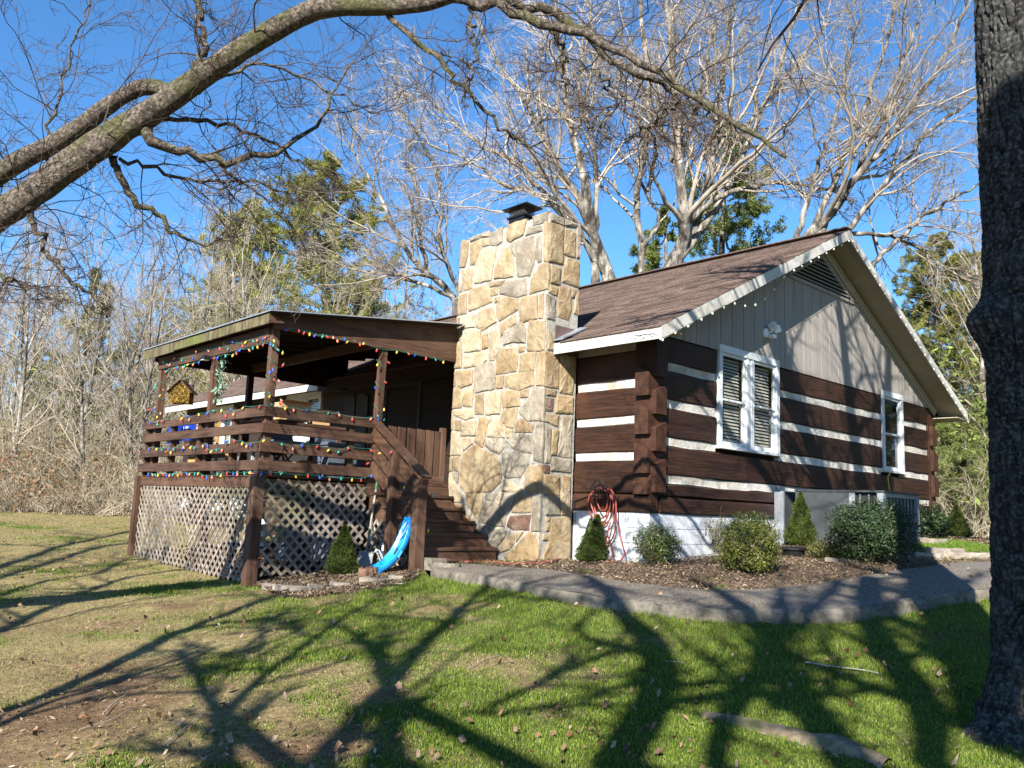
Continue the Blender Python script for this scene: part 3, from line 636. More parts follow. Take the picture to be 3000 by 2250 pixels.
# roof
YR0,YR1=-.53,LEN+.25
roof=MB(); EX2=2*RX-EX
for s,(ex) in ((1,EX),(-1,EX2)):
    V=[(ex,YR0+.01,EZ-.03),(RX,YR0+.01,RZ-.03),(RX,YR1,RZ-.03),(ex,YR1,EZ-.03)]
    # the chimney interrupts nothing: it stands outside the wall, so the eave is notched round it
    if s==1:
        for y0,y1,xa in ((YR0+.01,1.355,EX),(1.355,3.425,.0),(3.425,YR1,EX)):
            za=EZ-.03+(xa-EX)*K; roof.prism([(xa,y0,za),(RX,y0,RZ-.03),(RX,y0,RZ-.06),(xa,y0,za-.03)],(0,y1-y0,0))
    else: roof.prism([(ex,YR0+.01,EZ-.03),(RX,YR0+.01,RZ-.03),(RX,YR0+.01,RZ-.06),(ex,YR0+.01,EZ-.06)],(0,YR1-YR0,0))
ROOF=roof.obj('roof',M['felt'],HOUSE)
sl_=math.hypot(RX-EX,RZ-EZ); ux=np.array([(RX-EX)/sl_,0,(RZ-EZ)/sl_]); un=np.array([-ux[2],0,ux[0]])
tabs=[]; expo=.138; nrow=int(sl_/expo)+1; rg=np.random.default_rng(3)
for r in range(nrow):
    y=YR0-.015-rg.random()*.3; s0=r*expo-.03
    while y<YR1:
        wd=.30*(1+.0*rg.random()); y0,y1=max(y,YR0-.015),min(y+wd-.006,YR1+.01)
        xs_=EX+ux[0]*s0
        if y1-y0>.03 and not (xs_<0 and y1>1.36 and y0<3.42) : tabs.append((y0,y1,s0,min(s0+expo*1.25,sl_),rg.random(),rg.random()*.004))
        y+=wd
for y in np.arange(YR0-.015,YR1,.14): pass
def tabV(t):
    y0,y1,s0,s1,_,e=t; o=np.array([EX,0,EZ-.03]); a=o+ux*s0+un*(.016+e); b=o+ux*s1+un*.004; a0=o+ux*s0+un*.004
    V=[a+(0,y0,0),a+(0,y1,0),b+(0,y1,0),b+(0,y0,0),a0+(0,y0,0),a0+(0,y1,0)]
    return V,[(0,1,2,3),(0,4,5,1),(0,3,4),(1,5,2)]
cx=np.array([[ (t[0]+t[1])/2, EX+ux[0]*t[2], EZ+ux[2]*t[2]] for t in tabs]); dist=np.hypot(cx[:,0]-CAM[1],cx[:,1]-CAM[0]); order=np.argsort(dist)
def flipF(F): return [f[::-1] for f in F]
for k in order[:290]:
    V,F=tabV(tabs[k]); g=.7+.6*tabs[k][4]; obj('shingle',V,flipF(F),M['shingle'],ROOF,col=np.full((6,3),g))
mb=MB(); cc=[]
for k in order[290:]:
    V,F=tabV(tabs[k]); mb.add(V,flipF(F)); cc+= [(.7+.6*tabs[k][4],)*3]*6
obj('shingles',np.array(mb.V),mb.F,M['shingle'],ROOF,col=np.array(cc),kind='stuff')
mb=MB(); cc=[]
for r in range(nrow):
    for y0 in np.arange(YR0,YR1-.01,.9):
        V,F=tabV((y0,min(y0+.895,YR1),r*expo-.03,min(r*expo+expo*1.2-.03,sl_),0,0)); V=[(2*RX-v[0],v[1],v[2]) for v in V]; mb.add(V,F); cc+=[(rg.uniform(.7,1.2),)*3]*6
obj('far_slope_shingles',np.array(mb.V),mb.F,M['shingle'],ROOF,col=np.array(cc),kind='stuff')
MB().bar((RX,YR0-.01,RZ+.0),(RX,YR1,RZ+.0),.22,.02).obj('ridge_cap',M['shingle'],ROOF,col=np.full((8,3),.9))
# fascias, rake boards and soffits
FH=.15
MB().box(EX-.012,EX+.012,YR0,1.345,EZ-.04-FH,EZ-.035).obj('eave_fascia',M['trim'],HOUSE)
MB().box(EX-.012,EX+.012,7.93,YR1,EZ-.04-FH,EZ-.035).obj('eave_fascia',M['trim'],HOUSE); MB().box(EX-.012,EX+.012,3.43,7.92,EZ-.08-FH,EZ-.035).obj('ledger_board',M['shade_brown'],HOUSE); MB().box(.0,.115,3.44,7.9,.2,2.3).obj('porch_back_wall',M['shade_brown'],HOUSE)  # porch back wall takes the shade-darkened brown
MB().box(EX2-.012,EX2+.012,YR0,YR1,EZ-.04-FH,EZ-.035).obj('eave_fascia',M['trim'],HOUSE)
def rake(xe,xr,y):
    s=1 if xe<xr else -1
    P=[(xe-.014*s,y,EZ-.052-FH-.01),(xe-.014*s,y,EZ-.034),(xr,y,RZ-.03),(xr,y,RZ-.045-FH)]
    MB().prism(P,(0,.024,0)).obj('rake_board',M['trim'],HOUSE)
rake(EX-.001,RX-.001,YR0-.014); rake(EX2+.001,RX+.001,YR0-.014)
for s in (1,-1):
    xe=RX-s*(RX-EX-.014); a=EZ-.075; 
    MB().prism([(xe,YR0+.012,a),(RX-s*.001,YR0+.012,RZ-.07),(RX-s*.001,YR0+.012,RZ-.085),(xe,YR0+.012,a-.015)],(0,-YR0-.014,0)).obj('rake_soffit',M['soffit'],HOUSE)
# closing board of the right hand eave return
MB().prism([(W-.02,YR0+.012,2.20),(EX2-.014,YR0+.012,2.175),(EX2-.014,YR0+.012,2.185),(W-.02,YR0+.012,2.215)],(0,15,0)).obj('eave_soffit',M['soffit'],HOUSE)
MB().box(EX+.014,-.03,YR0+.012,1.34,2.30,2.31).obj('eave_soffit',M['soffit'],HOUSE)
MB().box(EX+.014,-.03,3.44,YR1,2.30,2.31).obj('eave_soffit',M['soffit'],HOUSE)
MB().prism([(EX-.02,1.16,2.365),(EX-.02,1.352,2.36),(.02,1.352,2.64),(.02,1.22,2.62)],(0,0,.02)).obj('step_flashing',M['galv'],HOUSE)
MB().box(-.5,-.01,1.338,1.354,2.20,2.60).obj('flashing',M['brownmetal'],HOUSE)
MB().box(-.62,-.01,1.31,1.337,2.36,2.86).obj('flashing',M['brownmetal'],HOUSE) if False else None
# windows -----------------------------------------------------------------
def window(x0,x1,z0,z1,n,axis=0,label=None):
    """axis 0: in the gable wall facing -y, axis 1: in the side wall facing -x"""
    def B(mb,a0,a1,c0,c1,z0,z1):
        return mb.box(a0,a1,c0,c1,z0,z1) if axis==0 else mb.box(c0,c1,a0,a1,z0,z1)
    t=.085; f=MB(); 
    B(f,x0,x0+t,-.035,.06,z0+.04,z1-t-.02); B(f,x1-t,x1,-.035,.06,z0+.04,z1-t-.02); B(f,x0,x1,-.04,.06,z1-t-.018,z1); B(f,x0-.03,x1+.03,-.075,.06,z0,z0+.038)
    us=[]
    if n==2:
        mw=.20; xm=(x0+x1)/2; B(f,xm-mw/2,xm-.035,-.03,.06,z0+.04,z1-t-.02); B(f,xm+.035,xm+mw/2,-.03,.06,z0+.04,z1-t-.02); B(f,xm-.034,xm+.034,-.018,.06,z0+.04,z1-t-.02)
        us=[(x0+t,xm-mw/2),(xm+mw/2,x1-t)]
    else: us=[(x0+t,x1-t)]
    w_=f.obj('window',M['wframe'],HOUSE,label=label)
    for a,b in us:
        zb,zt=z0+.045,z1-t-.022; zm=(zb+zt)/2
        for (s0,s1,dy) in ((zm-.02,zt,.0),(zb,zm+.02,.032)):
            s=MB(); r=.042; c0,c1=dy-.012,dy+.018
            B(s,a+.002,a+r,c0,c1,s0,s1-.001); B(s,b-r,b-.002,c0,c1,s0,s1-.001); B(s,a+r+.001,b-r-.001,c0+.001,c1,s1-r,s1); B(s,a+r+.001,b-r-.001,c0+.001,c1,s0,s0+(.075 if dy>0 else .03))
            sh=s.obj('sash',M['wframe'],w_)
            q_=[(a+r,s0+.02),(b-r,s0+.02),(b-r,s1-.03),(a+r,s1-.03)]; g=MB(); g.add([(u,dy+.004,v) if axis==0 else (dy+.004,u,v) for u,v in (q_ if axis==0 else q_[::-1])],[(0,1,2,3)]); g.obj('pane',M['glass'],w_)
        bl=MB(); z=zb+.06
        while z<zt-.03:
            c=.085
            if axis==0: bl.add([(a+.05,c-.01,z-.019),(b-.05,c-.01,z-.019),(b-.05,c+.012,z+.019),(a+.05,c+.012,z+.019)],[(0,1,2,3)])
            else: bl.add([(c-.01,a+.05,z-.019),(c-.01,b-.05,z-.019),(c+.012,b-.05,z+.019),(c+.012,a+.05,z+.019)],[(0,1,2,3)])
            z+=.05
        if n==2 or axis: bl.obj('blind',M['blind'],w_)
window(1.53,3.22,.965,2.50,2,label='white double window with blinds half in shade')
window(6.98,7.905,.955,2.51,1,label='single narrow white sash window')
window(8.62,10.12,1.2,2.27,2,axis=1); window(12.83,14.22,1.1,2.25,2,axis=1)
M['shut']=mat('shade_darkened_grey_brown',(.035,.030,.028),(.055,.048,.043),bump=.1)  # tone lowered so the colour carries the porch shade
# door, shutters under the porch, colours darkened to stand for its shade
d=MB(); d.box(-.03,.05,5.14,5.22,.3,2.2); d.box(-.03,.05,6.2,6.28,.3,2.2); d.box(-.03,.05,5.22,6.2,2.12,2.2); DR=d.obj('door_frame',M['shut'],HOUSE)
MB().box(-.01,.04,5.225,6.195,.31,2.115).obj('door',M['shade_brown'],DR)
for a in (6.82,7.28):
    P=[(a,.9),(a+.4,.9),(a+.4,2.0),(a+.33,2.07),(a+.2,2.1),(a+.07,2.07),(a,2.0)]
    MB().prism([(-.045,u,z) for u,z in P],(.03,0,0)).obj('shutter',M['shut'],HOUSE)
MB().box(-.03,.0,3.44,LEN,2.19,2.31).obj('eave_beam',M['shut'],HOUSE)
# ------------------------------------------------------------------ chimney
CH=empty('stone_chimney',(-.33,2.4,-.8),'tall square chimney of yellow and grey fieldstone beside the wooden steps','chimney')
CX,CY0,CY1,CZ0,CZ1=-.648,1.378,3.415,-.95,4.21
mb=MB(); n=9
V=[];
# mortar body with a rounded top left shoulder
prf=[(CY0,CZ0),(CY1,CZ0),(CY1,4.10),(CY1-.05,4.18),(CY1-.16,CZ1+.02),(CY0,CZ1+.02)]
mb.prism([(CX,y,z) for y,z in prf],(-CX-.012,0,0)).obj('mortar',M['mortar'],CH)
def stone(poly,face,mt,depth=.024):
    P=np.array(poly,float)/100; n=len(P)
    # densify and roughen the outline
    Q=[]
    for i in range(n):
        a,b=P[i],P[(i+1)%n]; k=max(1,int(np.linalg.norm(b-a)/.07)); Q+= [a+(b-a)*j/k for j in range(k)]
    Q=np.array(Q); c=Q.mean(0); 
    ar=np.array([rnd.uniform(-1,1) for _ in Q]); rad=Q-c; L=np.linalg.norm(rad,axis=1)[:,None]; Q0=c+rad*(1+(.004)/L+ar[:,None]*.007/L*1.)
    Q1=c+rad*np.clip(1-.012/L,.5,1)+(ar[:,None]*.004); Q2=c+rad*np.clip(1-.045/L,.35,1); 
    k=len(Q); tl=(rnd.uniform(-.04,.04),rnd.uniform(-.04,.04)); dd=depth*rnd.uniform(.75,1.25)
    def dep(q,e): return e+(q-c)@np.array(tl)*.35
    rows=[(Q0,np.full(k,-.02)),(Q0,dep(Q0,dd*.55)),(Q1,dep(Q1,dd*.85)),(Q2,dep(Q2,dd)+np.array([rnd.uniform(-.007,.007) for _ in range(k)]))]
    V=[]
    for q,e in rows:
        for (u,z),dv in zip(q,e): V.append((CX-max(dv,-.02),u,z) if face=='W' else (u,CY0-max(dv,-.02),z))
    u,z=c; V.append((CX-dd-rnd.uniform(0,.008),u,z) if face=='W' else (u,CY0-dd-rnd.uniform(0,.008),z))
    F=[]
    for j in range(3):
        for i in range(k): F.append((j*k+i,j*k+(i+1)%k,(j+1)*k+(i+1)%k,(j+1)*k+i))
    for i in range(k): F.append((3*k+i,3*k+(i+1)%k,4*k))
    area=0.5*sum(P[i][0]*P[(i+1)%n][1]-P[(i+1)%n][0]*P[i][1] for i in range(n))
    if (area<0)!=(face=='W'): F=[f[::-1] for f in F]
    obj('stone',V,F,mt,CH)
for s in STONES_WIDE.split('\n'):
    a=s.split(); stone([tuple(map(int,p.split(','))) for p in a[1:]],'W',M['st_'+a[0]])
for s in STONES_NARROW.split('\n'):
    a=s.split(); stone([tuple(map(int,p.split(','))) for p in a[1:]],'N',M['st_'+a[0]])
# unseen faces get simple courses
for fc in ('L','B'):
    z=2.9 if fc=='B' else 3.0
    while z<4.05:
        u=-.60 if fc=='L' else 1.42; e=-.03 if fc=='L' else 3.34; hh=rnd.uniform(.2,.32)
        while u<e-.1:
            w_=min(rnd.uniform(.2,.42),e-u); k=rnd.choice('yyyggpr')
            if fc=='L': MB().box(u+.012,u+w_-.012,CY1-.01,CY1+rnd.uniform(.025,.04),z,z+hh-.025).obj('stone',M['st_'+k],CH)
            else: MB().box(-.02,rnd.uniform(.01,.03),u+.012,u+w_-.012,z,z+hh-.025).obj('stone',M['st_'+k],CH)
            u+=w_
        z+=hh
# flue cap
cc=MB(); x0,y0=-.33,2.33; cc.box(x0-.12,x0+.12,y0-.17,y0+.17,CZ1-.01,CZ1+.24); cc.box(x0-.14,x0+.14,y0-.20,y0+.20,CZ1+.24,CZ1+.27); CP=cc.obj('flue',M['black'],CH)
c2=MB(); z=CZ1+.40; q=[(x0-.19,y0-.27),(x0+.19,y0-.27),(x0+.19,y0+.27),(x0-.19,y0+.27)]
c2.add([(a,b,z) for a,b in q]+[(a,b,z-.012) for a,b in q]+[(x0,y0-.1,z+.11),(x0,y0+.1,z+.11)],[(0,1,8),(1,2,9,8),(2,3,9),(3,0,8,9),(7,6,5,4),(0,4,5,1),(1,5,6,2),(2,6,7,3),(3,7,4,0)]).obj('rain_cap',M['black'],CP)
ms=MB(); zl,zh=CZ1+.27,CZ1+.40
for s in np.linspace(0,1,13):
    for a,b in (((x0-.12,y0-.17),(x0-.12,y0+.17)),((x0-.12,y0-.17),(x0+.12,y0-.17)),((x0+.12,y0-.17),(x0+.12,y0+.17)),((x0-.12,y0+.17),(x0+.12,y0+.17))):
        for dr in (1,-1):
            s2=s+dr*.12
            if 0<=s2<=1:
                A=[a[i]+(b[i]-a[i])*s for i in (0,1)]; B_=[a[i]+(b[i]-a[i])*s2 for i in (0,1)]; ms.bar((A[0],A[1],zl),(B_[0],B_[1],zh),.004,.004,up=(1,1,0))
ms.obj('mesh_screen',M['black'],CP)
# ================================================================== covered deck
DK=empty('covered_deck',(-2.2,5,-1.0),'raised brown wooden deck with low sloping roof, lattice skirt and steps','deck')
WX,WY,WZ=M['deckx'],M['decky'],M['deckz']
def B(x0,x1,y0,y1,z0,z1): return MB().box(x0,x1,y0,y1,z0,z1)
def board(name,axis,a0,a1,c0,c1,z0,z1,parent=DK,mt=None,sd=None):
    return beam(name,axis,a0,a1,c0,c1,z0,z1,mt or (WX,WY)[axis],parent,ch=.004,jt=.003,seg=.5,sd=sd or rnd.random()*9,split=False)
# ground posts
for (x,y,s) in ((-3.90,3.32,.145),(-3.88,7.66,.13)):
    B(x,x+s,y,y+s,gz(x,y)-.15,.272).obj('post',WZ,DK)
for x,y in ((-1.0,3.5),(-2.2,7.6),(-1.9,5.4),(-3.6,5.5)): B(x,x+.09,y,y+.09,-1.1,.10).obj('post',WZ,DK)
# rim joists
board('rim_board',1,3.47,7.66,-3.825,-3.785,.118,.255); board('rim_board',0,-3.755,-2.05,3.365,3.405,.06,.235)
board('rim_board',1,3.48,7.66,-3.80,-3.74,.262,.298); board('rim_board',0,-2.16,-.70,3.36,3.40,.13,.262)
for i in range(30):
    y=3.36+i*.147; 
    if y<7.7: board('floor_board',0,-3.74,-.02 if y>3.42 else -.72,y,y+.141,.268,.302,sd=i)
for y in np.arange(3.6,7.7,.6): B(-3.75,-.1,y,y+.04,.06,.262).obj('joist',WX,DK)
# upper posts
for (x0,y0,dx) in ((-3.77,7.38,.0),(-3.76,5.28,.0),(-3.765,3.42,.0)):
    MB().bar((x0+.045,y0+.05,.30),(x0+.045,y0+.05,2.24),.10,.10,up=(1,0,0)).obj('post',WZ,DK)
MB().bar((-2.03,3.43,1.1),(-2.00,3.43,2.26),.095,.095,up=(1,0,0)).obj('post',WZ,DK)
B(-2.15,-2.05,3.375,3.465,.25,1.195).obj('post',WZ,DK)
B(-2.12,-2.02,7.6,7.70,.3,2.22).obj('post',M['shade_brown'],DK)
# railing boards
for k,(z0,z1) in enumerate([(1.05,1.185),(.83,.962),(.58,.715),(.34,.473)]):
    board('railing_board',1,3.36,7.70,-3.848-.012*k,-3.81-.012*k,z0,z1,sd=k); board('railing_board',0,-3.845-.012*k,-2.15,3.32-.006*k,3.358-.006*k,z0,z1,sd=k+5)
for y in (6.54,5.45,4.30,7.62): B(-3.808,-3.72,y,y+.085,.30,1.16).obj('railing_post',WZ,DK)
for x in (-2.52,): B(x,x+.085,3.362,3.45,.30,1.12).obj('railing_post',WZ,DK)
B(-3.795,-3.70,3.362,3.415,.26,1.16).obj('railing_post',WZ,DK)
# lattice skirt: every slat its own piece
def lattice(axis,c,a0,a1,z0,z1,front,mt):
    """c: outer plane coordinate; front: slope sign of the outer layer"""
    H=.0385; P_=.152; n=0
    for lay in (0,1):
        sg=front if lay==0 else -front; cc0=c+lay*.0085; u=a0-(z1-z0)-.1
        while u<a1+(z1-z0)+.1:
            # line: a = u + sg*(z-z0) ; clip
            za,zb=z0,z1; f=lambda z:u+sg*(z-z0)
            def zc(a): return z0+(a-u)/sg
            lo,hi=sorted((zc(a0),zc(a1))); za=max(z0,lo); zb=min(z1,hi)
            if zb-za>.05:
                dz=H*.707; p=[]
                pa,pb=(f(za),za),(f(zb),zb); ofs=(dz/2,-sg*dz/2)
                q=[(pa[0]+ofs[0],pa[1]+ofs[1]),(pb[0]+ofs[0],pb[1]+ofs[1]),(pb[0]-ofs[0],pb[1]-ofs[1]),(pa[0]-ofs[0],pa[1]-ofs[1])]
                q=[(x,z) for x,z in q]
                jj=rnd.uniform(-.0015,.0015)
                if axis==0: V=[(x,cc0+jj,z) for x,z in q]; MB().prism(V,(0,.007,0)).obj('lattice_slat',mt,DK)
                else: V=[(cc0+jj,x,z) for x,z in q]; MB().prism(V,(.007,0,0)).obj('lattice_slat',mt,DK)
            u+=P_
lattice(1,-3.822,5.50,7.64,-1.06,.115,1,M['lattice']); lattice(1,-3.826,3.50,5.48,-1.10,.11,-1,M['lattice'])
lattice(0,3.345,-3.74,-2.19,-1.0,.235,-1,M['lattice']); lattice(0,3.352,-2.15,-1.75,-1.0,-.12,-1,M['lattice'])
lattice(1,-2.16,2.15,3.25,-.95,-.25,-1,M['lattice'])
# roof
def rz(x): return 2.43+.125*(x+3.95)
X0,X1,Y0,Y1=-3.95,.80,3.17,7.92
rf=MB(); rf.prism([(X0,Y0,rz(X0)),(-.70,Y0,rz(-.70)),(-.70,Y0,rz(-.70)-.016),(X0,Y0,rz(X0)-.016)],(0,3.44-Y0,0)); rf.prism([(X0,3.44,rz(X0)),(X1,3.44,rz(X1)),(X1,3.44,rz(X1)-.016),(X0,3.44,rz(X0)-.016)],(0,Y1-3.44,0))
PR=rf.obj('porch_roof',M['metalroof'],DK)
MB().prism([(X0+.03,Y0+.02,rz(X0)-.02),(-.72,Y0+.02,rz(-.72)-.02),(-.72,Y0+.02,rz(-.72)-.035),(X0+.03,Y0+.02,rz(X0)-.035)],(0,.38,0)).obj('roof_sheathing',M['shade_brown'],PR)
MB().prism([(X0+.03,3.45,rz(X0)-.02),(X1,3.45,rz(X1)-.02),(X1,3.45,rz(X1)-.035),(X0+.03,3.45,rz(X0)-.035)],(0,Y1-3.47,0)).obj('roof_sheathing',M['shade_brown'],PR)
for y in np.arange(3.75,7.8,.58): MB().prism([(-3.85,y,rz(-3.85)-.036),(.1,y,rz(.1)-.036),(.1,y,rz(.1)-.16),(-3.85,y,rz(-3.85)-.13)],(0,.038,0)).obj('rafter',M['shade_brown'],PR)
# mossy fascia in two lapped boards
board('fascia_board',1,3.27,6.55,-3.925,-3.888,2.265,2.405,mt=M['fascia_moss']); board('fascia_board',1,6.50,7.85,-3.945,-3.927,2.235,2.395,mt=M['fascia_moss'])
MB().prism([(-3.925,3.268,2.27),(-3.925,3.268,2.408),(-3.885,3.268,2.413),(-3.70,3.268,2.30)],(0,-.02,0)).obj('fascia_return',WX,DK) 
board('header_beam',1,3.50,7.50,-3.79,-3.745,2.06,2.27); board('header_beam',0,-3.80,-.70,3.345,3.385,2.235,2.40)
MB().prism([(-3.80,3.35,2.403),(-.695,3.35,2.403),(-.695,3.35,2.80),(-3.80,3.35,rz(-3.8)-.02)],(0,.03,0)).obj('gable_board',WX,DK)
MB().prism([(-3.79,7.66,2.22),(-.02,7.66,2.20),(-.02,7.66,rz(-.02)-.04),(-3.79,7.66,rz(-3.79)-.04)],(0,.03,0)).obj('rear_gable_board',M['shade_brown'],DK)
board('header_beam',0,-3.76,-.02,7.60,7.655,2.205,2.34,mt=M['shade_brown']); board('roof_beam',1,3.40,7.59,-2.09,-2.03,2.27,2.42,mt=WY)
# steps
XS0,XS1=-2.13,-.70
for y,z in ((3.215,.135),(2.925,-.042),(2.672,-.22),(2.393,-.400),(2.136,-.575)):
    y1=y+.32; board('tread',0,XS0,XS1,y,y1,z-.042,z); board('riser',0,XS0+.03,XS1-.025,y+.02,y+.045,z-.185,z-.044)
board('riser',0,XS0+.03,XS1-.025,3.37,3.40,.137,.262)
MB().prism([(-2.12,2.18,-.80),(-2.12,2.18,-.62),(-2.12,3.36,.13),(-2.12,3.36,-.2)],(.035,0,0)).obj('stringer',WY,DK)
MB().prism([(-.735,2.18,-.80),(-.735,2.18,-.62),(-.735,3.36,.13),(-.735,3.36,-.2)],(.03,0,0)).obj('stringer',WY,DK)
# stair railing
B(-2.315,-2.175,1.93,2.06,-.93,.315).obj('newel_post',WZ,DK); B(-2.29,-2.175,2.56,2.68,-.95,.70).obj('newel_post',WZ,DK)
MB().bar((-2.215,1.90,.335),(-2.115,3.40,1.19),.15,.038,up=(0,-.5,.87)).obj('handrail',WY,DK)
for dz in (-.14,-.38,-.62):
    MB().bar((-2.19,2.07,.33+dz),(-2.13,3.36,1.13+dz),.03,.165,up=(0,-.5,.87)).obj('stair_rail_board',WY,DK)
# gate
gp=[(1140.8,1163.8,355),(1168,1191,367),(1196.4,1219.4,380),(1223.5,1246.5,390),(1250.6,1272.3,402),(1276.4,1298,417)]
bot=on(1200,1420,1,3.40)[2]
GT=None
for a,b,t in gp:
    y=3.45; xa=on(a,1150+t*.27125,1,y); xb=on(b,1150+t*.27125,1,y); zt=xa[2]
    P=[(xa[0],y,.32),(xb[0],y,.32),(xb[0],y,zt-.01),(xa[0],y,zt)]; o_=MB().prism(P,(0,.018,0)); 
    o_.obj('gate_picket',WZ,DK)
board('gate_rail',0,-1.75,-.82,3.47,3.505,.45,.54); board('gate_rail',0,-1.75,-.82,3.47,3.505,.95,1.04)
B(-.825,-.745,3.42,3.50,.30,1.185).obj('gate_post',WZ,DK)
board('gate_kickboard',0,-1.72,-.76,3.405,3.425,.305,.42)
# ================================================================== string lights
def bulbmesh(k,ln=.055,r=.015):
    mb=MB(); mb.lathe([(.35*r,-ln),(.8*r,-ln*.85),(r,-ln*.6),(.8*r,-ln*.3),(.45*r,-ln*.18)],(0,0,0),k=8)
    me=mesh(mb.V,mb.F,'bulb',True); me.materials.append(M['bulb_'+k])
    n=len(mb.V); c=MB(); c.lathe([(.5*r,-ln*.2),(.55*r,0),(.3*r,ln*.1)],(0,0,0),k=6); V=mb.V+c.V; F=mb.F+[tuple(i+n for i in f) for f in c.F]
    me=mesh(V,F,'bulb',False); me.materials.append(M['bulb_'+k]); me.materials.append(M['cordg'])
    mi=[0]*len(mb.F)+[1]*len(c.F); me.polygons.foreach_set('material_index',mi); me.polygons.foreach_set('use_smooth',[True]*len(V and F)); return me
BM={k:bulbmesh(k) for k in 'rbgyo'}; BM['w']=bulbmesh('w',.045,.014)
def lights(name,pts,label,cat='string lights',cord=True,cm='cordg',sag=.012,mat_=None,group=None,tilt=.5,cordpts=None):
    root=empty(name,pts[0][0],label,cat,group); O=ORG[root.name]
    for P,k in pts:
        o=bpy.data.objects.new('bulb',BM[k]); COL.objects.link(o); o.parent=root; o.location=Vector(P-O)+Vector((0,0,.012)); 
        o.rotation_euler=(rnd.gauss(0,tilt),rnd.gauss(0,tilt),rnd.uniform(0,6.28))
    if cord:
        Q=[]; src=[p for p,_ in pts] if cordpts is None else cordpts
        for a,b in zip(src[:-1],src[1:]):
            for t in np.linspace(0,1,5)[:-1]: q=a+(b-a)*t; q=q+np.array((0,0,-sag*4*t*(1-t)+.018)); Q.append(q)
        Q.append(src[-1]+np.array((0,0,.018))); MB().tube(Q,.0035,4).obj('cord',M[cm],root)
    return root
def pz(S,sc,ox,oy,ax,val):
    out=[]
    for t in S.split(): x,y,k=t.split(','); out.append((on(ox+float(x)*sc,oy+float(y)*sc,ax,val),k))
    return out
Z2=(.226,380,1180); Z4=(.27125,780,1150); Z3=(.2712,780,880); ZA=(.2411,380,880)
a=pz('238,920,b 285,925,o 325,930,g 372,928,y 427,920,r 475,930,b 520,930,o 577,922,g 625,925,y 675,920,r 732,915,b 787,918,o 845,915,g 895,910,y 940,948,r 1000,960,b 1060,955,o 1130,915,g 1190,930,y 1265,905,r 1340,912,b 1405,915,o 1480,908,g 1543,912,y 1620,905,r 1705,900,b',*Z2,0,-3.88)
b=pz('45,872,r 178,870,g 310,898,y 450,890,r 570,908,b 683,928,o 805,925,g 928,932,y 1027,937,r 1145,895,b',*Z4,1,3.29)
lights('string_lights',a+b,'lowest string of coloured bulbs, running along the deck floor edge above the lattice',tilt=.3)
a=pz('255,590,b 360,595,y 405,600,g 495,588,b 495,635,r 537,635,y 575,592,g 680,590,b 690,575,o 750,545,r 800,570,y 852,595,g 950,550,o 1005,545,b 1005,610,r 1072,625,y 1120,605,g 1200,605,o 1275,515,b 1345,490,r 1465,515,y 1520,550,o 1578,530,b 1755,485,y',*Z2,0,-3.90)
b=pz('170,555,g 285,595,o 397,560,b 557,573,r 685,618,y 795,635,g 888,592,o 1122,620,r',*Z4,1,3.28)
lights('string_lights',a+b,'string of coloured bulbs along the third railing board from the top of the deck')
a=pz('275,255,b 350,270,g 370,240,o 440,232,r 530,215,o 680,230,r 690,195,y 765,180,b 778,210,o 890,148,y 1018,128,b 1105,112,g 1192,90,y 1235,162,r 1303,80,b 1355,138,o 1480,62,y 1700,45,r',*Z2,0,-3.87)
b=pz('208,165,y 292,178,o 440,195,b 678,220,g 778,233,o 928,275,r 1142,278,o',*Z4,1,3.30)
lights('string_lights',a+b,'string of coloured bulbs lying along the top railing board of the deck')
a=pz('418,860,r 455,855,g 545,825,o 568,810,b 645,805,o 675,790,g 722,780,y 782,770,o 845,745,b 1030,700,r 1075,690,b 1150,665,o 1182,670,g 1263,660,y 1295,632,r 1350,600,b 1438,597,o 1492,573,g 1548,555,y 1627,537,r 1705,525,b',*ZA,0,-3.81)
lights('string_lights',a,'lower string of coloured bulbs under the mossy left eave of the deck roof')
a=pz('410,735,y 445,780,g 495,775,o 560,705,o 640,720,g 770,700,b 820,610,o 945,610,o 1090,580,r 1197,585,g 1140,520,o 1258,508,b 1365,540,r 1423,503,y 1490,492,g 1553,488,o 1625,468,b 1665,448,r',*ZA,0,-3.80)
lights('string_lights',a,'upper string of coloured bulbs on the shaded header beam of the left eave')
a=pz('240,315,b 350,315,r 415,345,r 472,355,y 540,378,b 615,380,g 648,388,r 722,398,o 765,430,o 845,413,b 890,447,y 957,440,r 1012,468,r 1060,465,y 1200,530,r 1415,550,y 1525,572,r 1620,592,b 1728,618,r 1823,635,g 1917,660,y',*Z3,1,3.32)
lights('string_lights',a,'string of coloured bulbs hanging below the front header beam beside the chimney')
a=pz('1745,485,y 1748,535,g 1785,595,g 1862,625,y 1875,775,r 1735,835,b 1710,865,b 1745,955,r 1800,970,o 1695,1120,g 1708,1155,y 1830,1205,o 1815,1240,r 1710,1260,g',*ZA,1,3.37)
def wind(x0,y0,z0,z1,t,r=.066):
    z=np.linspace(z0,z1,int(t*10)); a_=np.linspace(0,t*2*pi,len(z)); return [np.array((x0+r*cos(q),y0+r*sin(q),w_)) for q,w_ in zip(a_,z)]
lights('string_lights',a,'coloured bulbs wound round the front corner post of the deck',cordpts=wind(-3.72,3.47,2.2,1.2,4,.075),sag=0)
a=pz('1208,685,y 1308,668,r 1172,940,b 1278,880,r 1272,1172,y 1198,1245,g 1212,1265,b 1278,1290,g',*Z3,1,3.33)+pz('1168,398,r 1157,508,y 1165,635,g 1113,765,r',*Z4,1,3.32)
lights('string_lights',a,'coloured bulbs wound round the post at the head of the steps',cordpts=wind(-2.02,3.43,2.2,1.2,3,.07),sag=0)
a=pz('330,1020,g 300,1055,g 415,1100,o 378,1148,y 290,1320,b 268,1328,r 335,1412,y 372,1365,o',*ZA,0,-3.80)
